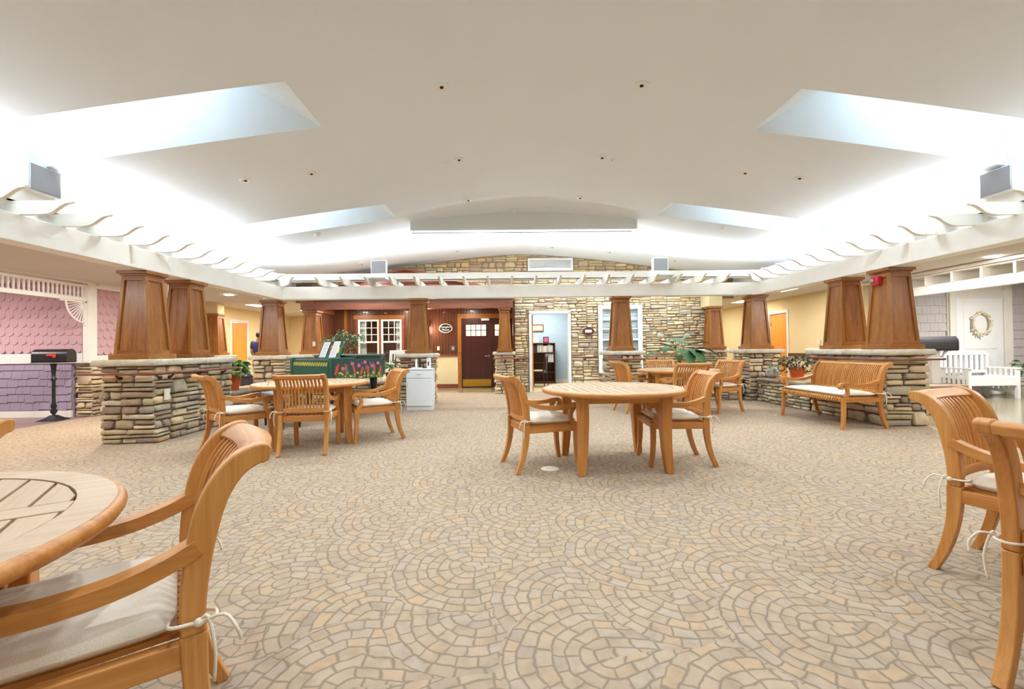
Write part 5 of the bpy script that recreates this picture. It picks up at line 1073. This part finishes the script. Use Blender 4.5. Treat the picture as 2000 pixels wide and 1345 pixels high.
handrail('wooden handrail along the long pier above the slatted bench', [(5.155, 7.5), (5.155, 6.0), (5.185, 5.97), (5.99, 5.97)], .925, lambda x, y: (.07, 0) if x < 5.16 else (0, .07), drop=0)
handrail('wooden handrail on the pier behind the white cabinet', [(-2.24, 9.06), (-1.38, 9.06)], .89, lambda x, y: (0, .07))
handrail('wooden handrail on the pier before the stone-wall window', [(2.02, 9.10), (2.92, 9.10)], .89, lambda x, y: (0, .07))
handrail('wooden handrail on the stone wall between office door and window', [(1.80, 11.64), (2.46, 11.64)], .89, lambda x, y: (0, .08))
handrail('wooden handrail on the stone wall behind the split-leaf plant', [(3.68, 11.64), (5.0, 11.64)], .89, lambda x, y: (0, .08))
handrail('wooden handrail between the burgundy door and office doorway', [(-.28, 11.23), (.33, 11.23), (.36, 11.26), (.36, 11.60), (.39, 11.63), (.62, 11.63)], .89, lambda x, y: (0, .07) if y < 11.24 else (-.08, 0) if x < .37 else (0, .06))
tag(bx('bumper_rail', (-8.05, -8.0, 12.4, 13.25, .84, .92), 'walnut_y'), 'dark bumper rail on the yellow wall by the ajar door', 'bumper rail'); tag(bx('bumper_rail', (7.74, 7.79, 10.25, 12.05, .84, .92), 'walnut_y'), 'dark bumper rail on the yellow wall by the closed maple door', 'bumper rail')
fa = thing('fire_alarm', 'red fire alarm strobe on the tapered column', 'fire alarm', (5.415, 6.36, 2.05), -math.pi/2); MB().box(-.06, .06, -.05, .02, -.065, .065).build('housing', 'red_alarm', fa, bevel=.01); MB().lathe([(.03, 0), (.03, .02), (.02, .03)], 12).xf(Matrix.Translation((-.02, -.05, 0)) @ Matrix.Rotation(math.pi/2, 4, 'X')).build('strobe_lens', 'chrome', fa)
sd = thing('sanitizer_dispenser', 'white sanitizer dispenser on yellow wall beside the end pilaster', 'dispenser', (6.0, 11.1, 0)); bx('post', (-.02, .02, -.02, .02, 0, .75), 'white', sd); bx('housing', (-.09, .09, -.06, .06, .72, 1.22), 'white', sd, .01); bx('slot', (-.02, .02, -.065, -.058, .86, 1.12), 'black_iron', sd); bx('warning_mark', (-.018, .018, -.068, -.064, .95, 1.03), 'piano_yellow', sd); bx('base', (-.12, .12, -.12, .12, 0, .02), 'white', sd)

# ------------------------------------------------------------------ ceiling devices
def flush_on_vault(o, x, y):
    d = 1e-3; s = (vz(x+d)-vz(x-d))/(2*d); o.location = (x, y, vz(x)); o.rotation_euler = (0, -math.atan(s), 0)
for (x, y) in DOWN + DOWN_UNSEEN:  # the added row over the back gets trims too
    t = thing('recessed_downlight', 'round white recessed downlight with dark centre in the vault', 'downlight', group='recessed downlights in the vault'); flush_on_vault(t, x, y)
    MB().lathe([(.068, .0), (.068, -.006), (.052, -.010), (.02, -.004)], 24).build('trim_ring', 'white', t); MB().lathe([(.017, -.012), (.017, -.003)], 12).build('aperture', 'dark_gap', t)
for (x, y) in ((-.72, 5.75), (1.42, 5.72), (.75, 7.75), (-2.2, 9.9), (3.2, 9.9)):
    t = thing('sprinkler_head', 'small sprinkler head hanging from the vault', 'sprinkler', group='sprinkler heads'); flush_on_vault(t, x, y)
    MB().lathe([(.03, 0), (.03, -.006), (.008, -.008), (.008, -.035), (.022, -.038)], 12).build('body', 'white', t)
for (x, y, lab) in ((.2, 7.90, 'white domed sensor in front of the grey ceiling lunette'), (-3.3, 8.0, 'white round smoke detector between two skylights and the piano speaker'), (3.95, 7.9, 'white round smoke detector toward the bench-side speaker')):
    t = thing('smoke_detector', lab, 'smoke detector'); flush_on_vault(t, x, y); MB().lathe([(.06, 0), (.06, -.018), (.045, -.03), (.04, -.055), (.02, -.06)], 20).build('housing', 'white', t, smooth=True)
for (x, y, lab) in ((-6.2, 10.2, 'round lit downlight over the aisle by the terracotta planter'), (7.4, 6.6, 'round lit downlight over the aisle by the white porch')):
    tag(MB().lathe([(.09, 0), (.09, -.012), (.07, -.02)], 20, (x, y, CEIL)).build('aisle_downlight', 'lit_lens'), lab, 'downlight')
for (x, y, sx, sy, lab) in ((-6.9, 12.6, .3, .6, 'bright ceiling panel near the person in navy'), (-6.3, 14.6, .3, .6, 'bright ceiling panel beside the corner of the wooden porch'), (6.6, 10.4, .3, .6, 'bright ceiling panel beside the pilaster of the stone wall'), (7.0, 13.0, .3, .6, 'bright ceiling panel before the closed maple door')):
    t = thing('ceiling_panel', lab, 'ceiling light', (x, y, CEIL)); bx('lens', (-sx/2, sx/2, -sy/2, sy/2, -.006, 0), 'lit_lens', t); 
    f = MB()
    for b in ((-sx/2-.02, sx/2+.02, -sy/2-.02, -sy/2), (-sx/2-.02, sx/2+.02, sy/2, sy/2+.02), (-sx/2-.02, -sx/2, -sy/2, sy/2), (sx/2, sx/2+.02, -sy/2, sy/2)): f.box(*b, -.012, 0)
    f.build('frame', 'white', t)

# ------------------------------------------------------------------ plants
def leaf(L, Wd, droop, fold=0.15, n=6):
    V, F = [], []
    for i in range(n+1):
        t_ = i/n; w_ = Wd*math.sin(math.pi*min(1, t_*0.93+0.05))**0.8*(1-0.25*t_); x = L*t_*(1-0.15*droop*t_); z = -droop*L*t_*t_*0.7
        V += [(x, -w_/2, z+fold*w_), (x, 0, z), (x, w_/2, z+fold*w_)]
    for i in range(n):
        for k in range(2): F.append((i*3+k, i*3+k+1, i*3+4+k, i*3+3+k))
    return V, F
def place(V, M): return [tuple(M @ Vector(v)) for v in V]
def bushy(t, c, r, n, L, Wd, mat, seed, up=0.3, name='foliage'):
    rg = random.Random(seed); m = MB()
    for k in range(n):
        a = rg.uniform(0, 2*math.pi); e = rg.uniform(-.5, 1.0); q = rg.uniform(.3, 1)**.5
        p = Vector((c[0]+r[0]*q*math.cos(a)*math.cos(e), c[1]+r[1]*q*math.sin(a)*math.cos(e), c[2]+r[2]*q*math.sin(e)))
        V, F = leaf(L*rg.uniform(.7, 1.25), Wd*rg.uniform(.8, 1.2), rg.uniform(.2, .9), .15, 3)
        M = Matrix.Translation(p) @ Matrix.Rotation(a+rg.uniform(-.7, .7), 4, 'Z') @ Matrix.Rotation(-rg.uniform(-.4, up+.4), 4, 'Y') @ Matrix.Rotation(rg.uniform(-.6, .6), 4, 'X')
        m.add(place(V, M), F)
    return tag(m.build(name, mat, t, smooth=True), kind='stuff')
def pot(t, r, h, mat, r0=None):
    MB().lathe([((r0 or r*.75), 0), (r, h*.86), (r*1.06, h*.86), (r*1.06, h), (r*.92, h), (r*.9, h*.9)], 20).build('pot', mat, t); MB().lathe([(r*.9, h*.88), (r*.88, h*.9)], 20).build('soil', 'soil', t)
p1 = thing('potted_pothos', 'trailing green pothos in a terracotta pot on the ledge near the outlet pier', 'potted plant', (-4.76, 7.85, LH+.005)); pot(p1, .17, .26, 'terracotta'); bushy(p1, (0, 0, .36), (.26, .26, .17), 150, .13, .075, 'leaf_fresh', 4)
p2 = thing('potted_ficus', 'small grey green ficus tree behind the painted piano', 'potted plant', (-3.42, 9.58, LH+.005)); pot(p2, .15, .26, 'clay_dark')
rg = random.Random(5)
for k in range(5):
    a = 2*math.pi*k/5; MB().tube(smoothpath([(0.02*math.cos(a), .02*math.sin(a), .22), (.06*math.cos(a), .04*math.sin(a), .55), (.22*math.cos(a), .1*math.sin(a), .85), (.34*math.cos(a), .14*math.sin(a), 1.0)], 4), [.012]*8+[.007]*5, 5).build('stem', 'bark', p2)
for q, (c, r, n) in enumerate((((-.17, 0, .88), (.24, .16, .13), 130), ((.10, 0, .80), (.20, .16, .26), 200), ((.28, 0, .92), (.16, .14, .12), 80), ((.0, 0, .98), (.12, .12, .14), 70), ((.06, 0, .5), (.16, .12, .2), 90))): bushy(p2, c, r, n, .085, .034, 'leaf_grey', 30+q, .1)
p3 = thing('split_leaf_plant', 'large dark leafed philodendron in a dark pot on the ledge', 'potted plant', (3.78, 9.58, LH+.005)); pot(p3, .13, .24, 'clay_dark')
rg = random.Random(8)
for k, (a, tilt, hgt, LL, WW, dr_) in enumerate(((3.0, .45, .52, .40, .17, .35), (2.6, .2, .72, .40, .12, .15), (.5, .25, .70, .38, .11, .15), (.1, .55, .56, .44, .19, .45), (-.55, .6, .40, .40, .24, .8), (-1.45, .5, .46, .34, .30, 1.3), (-1.0, .7, .40, .36, .30, 1.2), (-2.4, .6, .50, .40, .22, .7), (3.4, .9, .40, .42, .18, .7), (.9, .5, .60, .38, .18, .4), (-.25, .9, .46, .40, .22, .8), (2.1, .5, .62, .36, .18, .4), (1.5, .3, .66, .34, .16, .3))):
    d = Vector((math.cos(a), math.sin(a), 0)); top = d*(tilt*.36) + Vector((0, 0, .22+hgt*.8))
    MB().tube(smoothpath([(0, 0, .2), tuple(d*.05 + Vector((0, 0, .22+hgt*.4))), tuple(top)], 5), [.011]*6+[.007]*5, 6).build('stem', 'stem_pale', p3, smooth=True)
    V, F = leaf(LL*1.2, WW*1.3, dr_, .12, 8); M = Matrix.Translation(top) @ Matrix.Rotation(a, 4, 'Z') @ Matrix.Rotation(-.60+dr_*.45, 4, 'Y')
    mesh_obj('leaf', place(V, M), F, 'leaf_deep', p3, smooth=True)
p4 = thing('succulent_planter', 'little green succulent in a pale stone bowl on the corner ledge', 'potted plant', (5.42, 8.95, LH+.005)); MB().lathe([(.07, 0), (.12, .05), (.13, .13), (.09, .21), (.07, .215), (.07, .19)], 16).build('bowl', 'concrete_pot', p4, smooth=True); bushy(p4, (.02, -.07, .16), (.12, .07, .10), 60, .07, .03, 'leaf_fresh', 44)
p5 = thing('dark_leaf_plant', 'dark trailing plant in an orange pot on the ledge beside the bench', 'potted plant', (5.52, 8.33, LH+.005)); MB().lathe([(.12, 0), (.15, .02), (.15, .035), (.10, .035), (.105, .05), (.14, .22), (.15, .24), (.125, .24)], 18).build('pot', 'orange_plastic', p5, smooth=False); bushy(p5, (0, 0, .33), (.30, .26, .15), 230, .085, .045, 'leaf_dark', 51); bushy(p5, (-.02, -.02, .18), (.24, .2, .14), 60, .08, .04, 'leaf_dark', 52)
p6 = thing('porch_shrub', 'green shrub in a pot behind the white settle', 'potted plant', (10.75, 9.0, 0)); pot(p6, .16, .3, 'concrete_pot'); bushy(p6, (0, 0, .55), (.2, .2, .26), 140, .1, .05, 'leaf_fresh', 61)
p7 = thing('small_leafy_plant', 'low green plant on the ledge behind the piano tail', 'potted plant', (-2.42, 9.55, LH+.005)); pot(p7, .10, .18, 'clay_dark'); bushy(p7, (0, -.02, .3), (.16, .14, .16), 90, .10, .05, 'leaf_fresh', 71)

# ------------------------------------------------------------------ rocking chair on the wooden porch
rk = thing('rocking_chair', 'white slat-back rocking chair on the wooden porch', 'chair', (-2.93, 12.1, 0), R(180))
for sx in (-1, 1):
    MB().tube(smoothpath([(sx*.26, -.42, .10), (sx*.26, -.1, .03), (sx*.26, .2, .03), (sx*.26, .42, .09)], 4), .018, 6).build('rocker', 'white', rk); MB().tube([(sx*.26, .24, .05), (sx*.26, .24, .62)], .02, 6).build('leg', 'white', rk); MB().tube([(sx*.24, -.2, .05), (sx*.23, -.22, .45), (sx*.22, -.36, 1.12)], .02, 6).build('leg', 'white', rk)
    bx('arm', (sx*.27-.05, sx*.27+.05, -.25, .3, .62, .645), 'white', rk, .006)
bx('seat', (-.25, .25, -.22, .26, .40, .43), 'white', rk, .006); bx('top_rail', (-.24, .24, -.38, -.345, 1.03, 1.13), 'white', rk, .006); bx('lower_rail', (-.23, .23, -.26, -.235, .50, .55), 'white', rk)
for k in range(6): MB().tube([(-.18+.072*k, -.25, .52), (-.18+.072*k, -.36, 1.06)], .016, 5).build('back_slat', 'white', rk)

# ------------------------------------------------------------------ person and bin in the far aisle
def person(x, y, rz):
    t = thing('person', 'person with short dark hair in a navy shirt, back turned, beside the corner column', 'person', (x, y, 0), rz)
    def skinned(name, joints, edges, mat, root, sub=2):
        me = bpy.data.meshes.new(name); me.from_pydata([j[0] for j in joints], edges, []); o = bpy.data.objects.new(name, me); col.objects.link(o); o.parent = t; me.materials.append(MATS[mat])
        md_ = o.modifiers.new('skin', 'SKIN'); sv = me.skin_vertices[0].data
        for i, j in enumerate(joints): sv[i].radius = j[1]; sv[i].use_root = (i == root)
        md_.use_smooth_shade = True; s2 = o.modifiers.new('sub', 'SUBSURF'); s2.levels = s2.render_levels = sub
        return o
    J = [((0, 0, .93), (.16, .11)), ((0, -.01, 1.15), (.15, .10)), ((0, -.02, 1.36), (.17, .10)), ((0, -.01, 1.46), (.06, .055)), ((0, .01, 1.56), (.05, .055))]
    E_ = [(0, 1), (1, 2), (2, 3), (3, 4)]
    for s in (-1, 1):
        b = len(J); J += [((s*.19, -.02, 1.40), (.06, .06)), ((s*.24, -.01, 1.12), (.045, .045)), ((s*.22, .14, .92), (.036, .036)), ((s*.21, .20, .85), (.03, .03)), ((s*.10, 0, .86), (.10, .10)), ((s*.11, .01, .47), (.065, .065)), ((s*.11, -.02, .09), (.045, .045)), ((s*.12, .10, .04), (.045, .035))]
        E_ += [(2, b), (b, b+1), (b+1, b+2), (b+2, b+3), (0, b+4), (b+4, b+5), (b+5, b+6), (b+6, b+7)]
        H0 = Vector((s*.21, .20, .85))
    body = skinned('body', J, E_, 'skin', 0)
    # head with a face, ears and five-fingered hands on the body
    hd = MB().ell((0, .02, 1.575), (.075, .095, .115), 16, 12).ell((0, .115, 1.56), (.014, .022, .02), 8, 6).ell((0, .10, 1.515), (.026, .012, .008), 8, 5)
    for s in (-1, 1): hd.ell((s*.077, .01, 1.565), (.012, .022, .03), 8, 6)
    hdo = hd.build('head', 'skin', t, smooth=True)
    for s in (-1, 1): MB().ell((s*.03, .105, 1.585), (.012, .008, .007), 8, 5).build('eye', 'sign_black', hdo)
    MB().ell((0, -.005, 1.61), (.084, .098, .098), 16, 10).build('hair', 'hair', t, smooth=True)
    for s in (-1, 1):
        h = MB().ell((s*.21, .235, .83), (.018, .045, .035), 10, 6)
        for k in range(4): h.tube([(s*.21, .26, .85-.016*k), (s*.21, .30-.004*abs(k-1), .842-.017*k), (s*.205, .325-.006*abs(k-1), .825-.017*k)], [.009, .008, .007], 6)
        h.tube([(s*.205, .22, .855), (s*.185, .25, .862), (s*.18, .275, .855)], [.010, .009, .008], 6); h.build('hand', 'skin', t, smooth=True)
    JS = [(p, (r_[0]*1.10+.008, r_[1]*1.10+.008)) for p, r_ in J[:3]]
    ES = [(0, 1), (1, 2)]
    for s in (-1, 1):
        b = len(JS); JS += [((s*.19, -.02, 1.40), (.072, .072)), ((s*.225, -.015, 1.20), (.062, .062))]; ES += [(2, b), (b, b+1)]
    skinned('shirt', JS, ES, 'navy', 0)
    JT = [((0, 0, .93), (.172, .122)), ((0, 0, .99), (.165, .118))]; ET = [(0, 1)]
    for s in (-1, 1):
        b = len(JT); JT += [((s*.10, 0, .80), (.112, .112)), ((s*.11, .01, .47), (.082, .082)), ((s*.11, -.02, .08), (.07, .07))]; ET += [(0, b), (b, b+1), (b+1, b+2)]
    skinned('trousers', JT, ET, 'black_cloth', 0)
    for s in (-1, 1): MB().ell((s*.12, .05, .035), (.045, .13, .036), 10, 6).build('shoe', 'black_iron', t, smooth=True)
    return t
person(-6.83, 12.62, R(-12))
wbn = thing('waste_bin', 'black upright bin standing near the ajar maple door', 'bin', (-6.24, 10.95, 0)); MB().lathe([(.13, 0), (.15, .5), (.155, .52)], 18).build('bin_body', 'charcoal', wbn); MB().lathe([(.155, .52), (.15, .56), (.08, .62), (.03, .63)], 18).build('lid', 'black_iron', wbn, smooth=True)
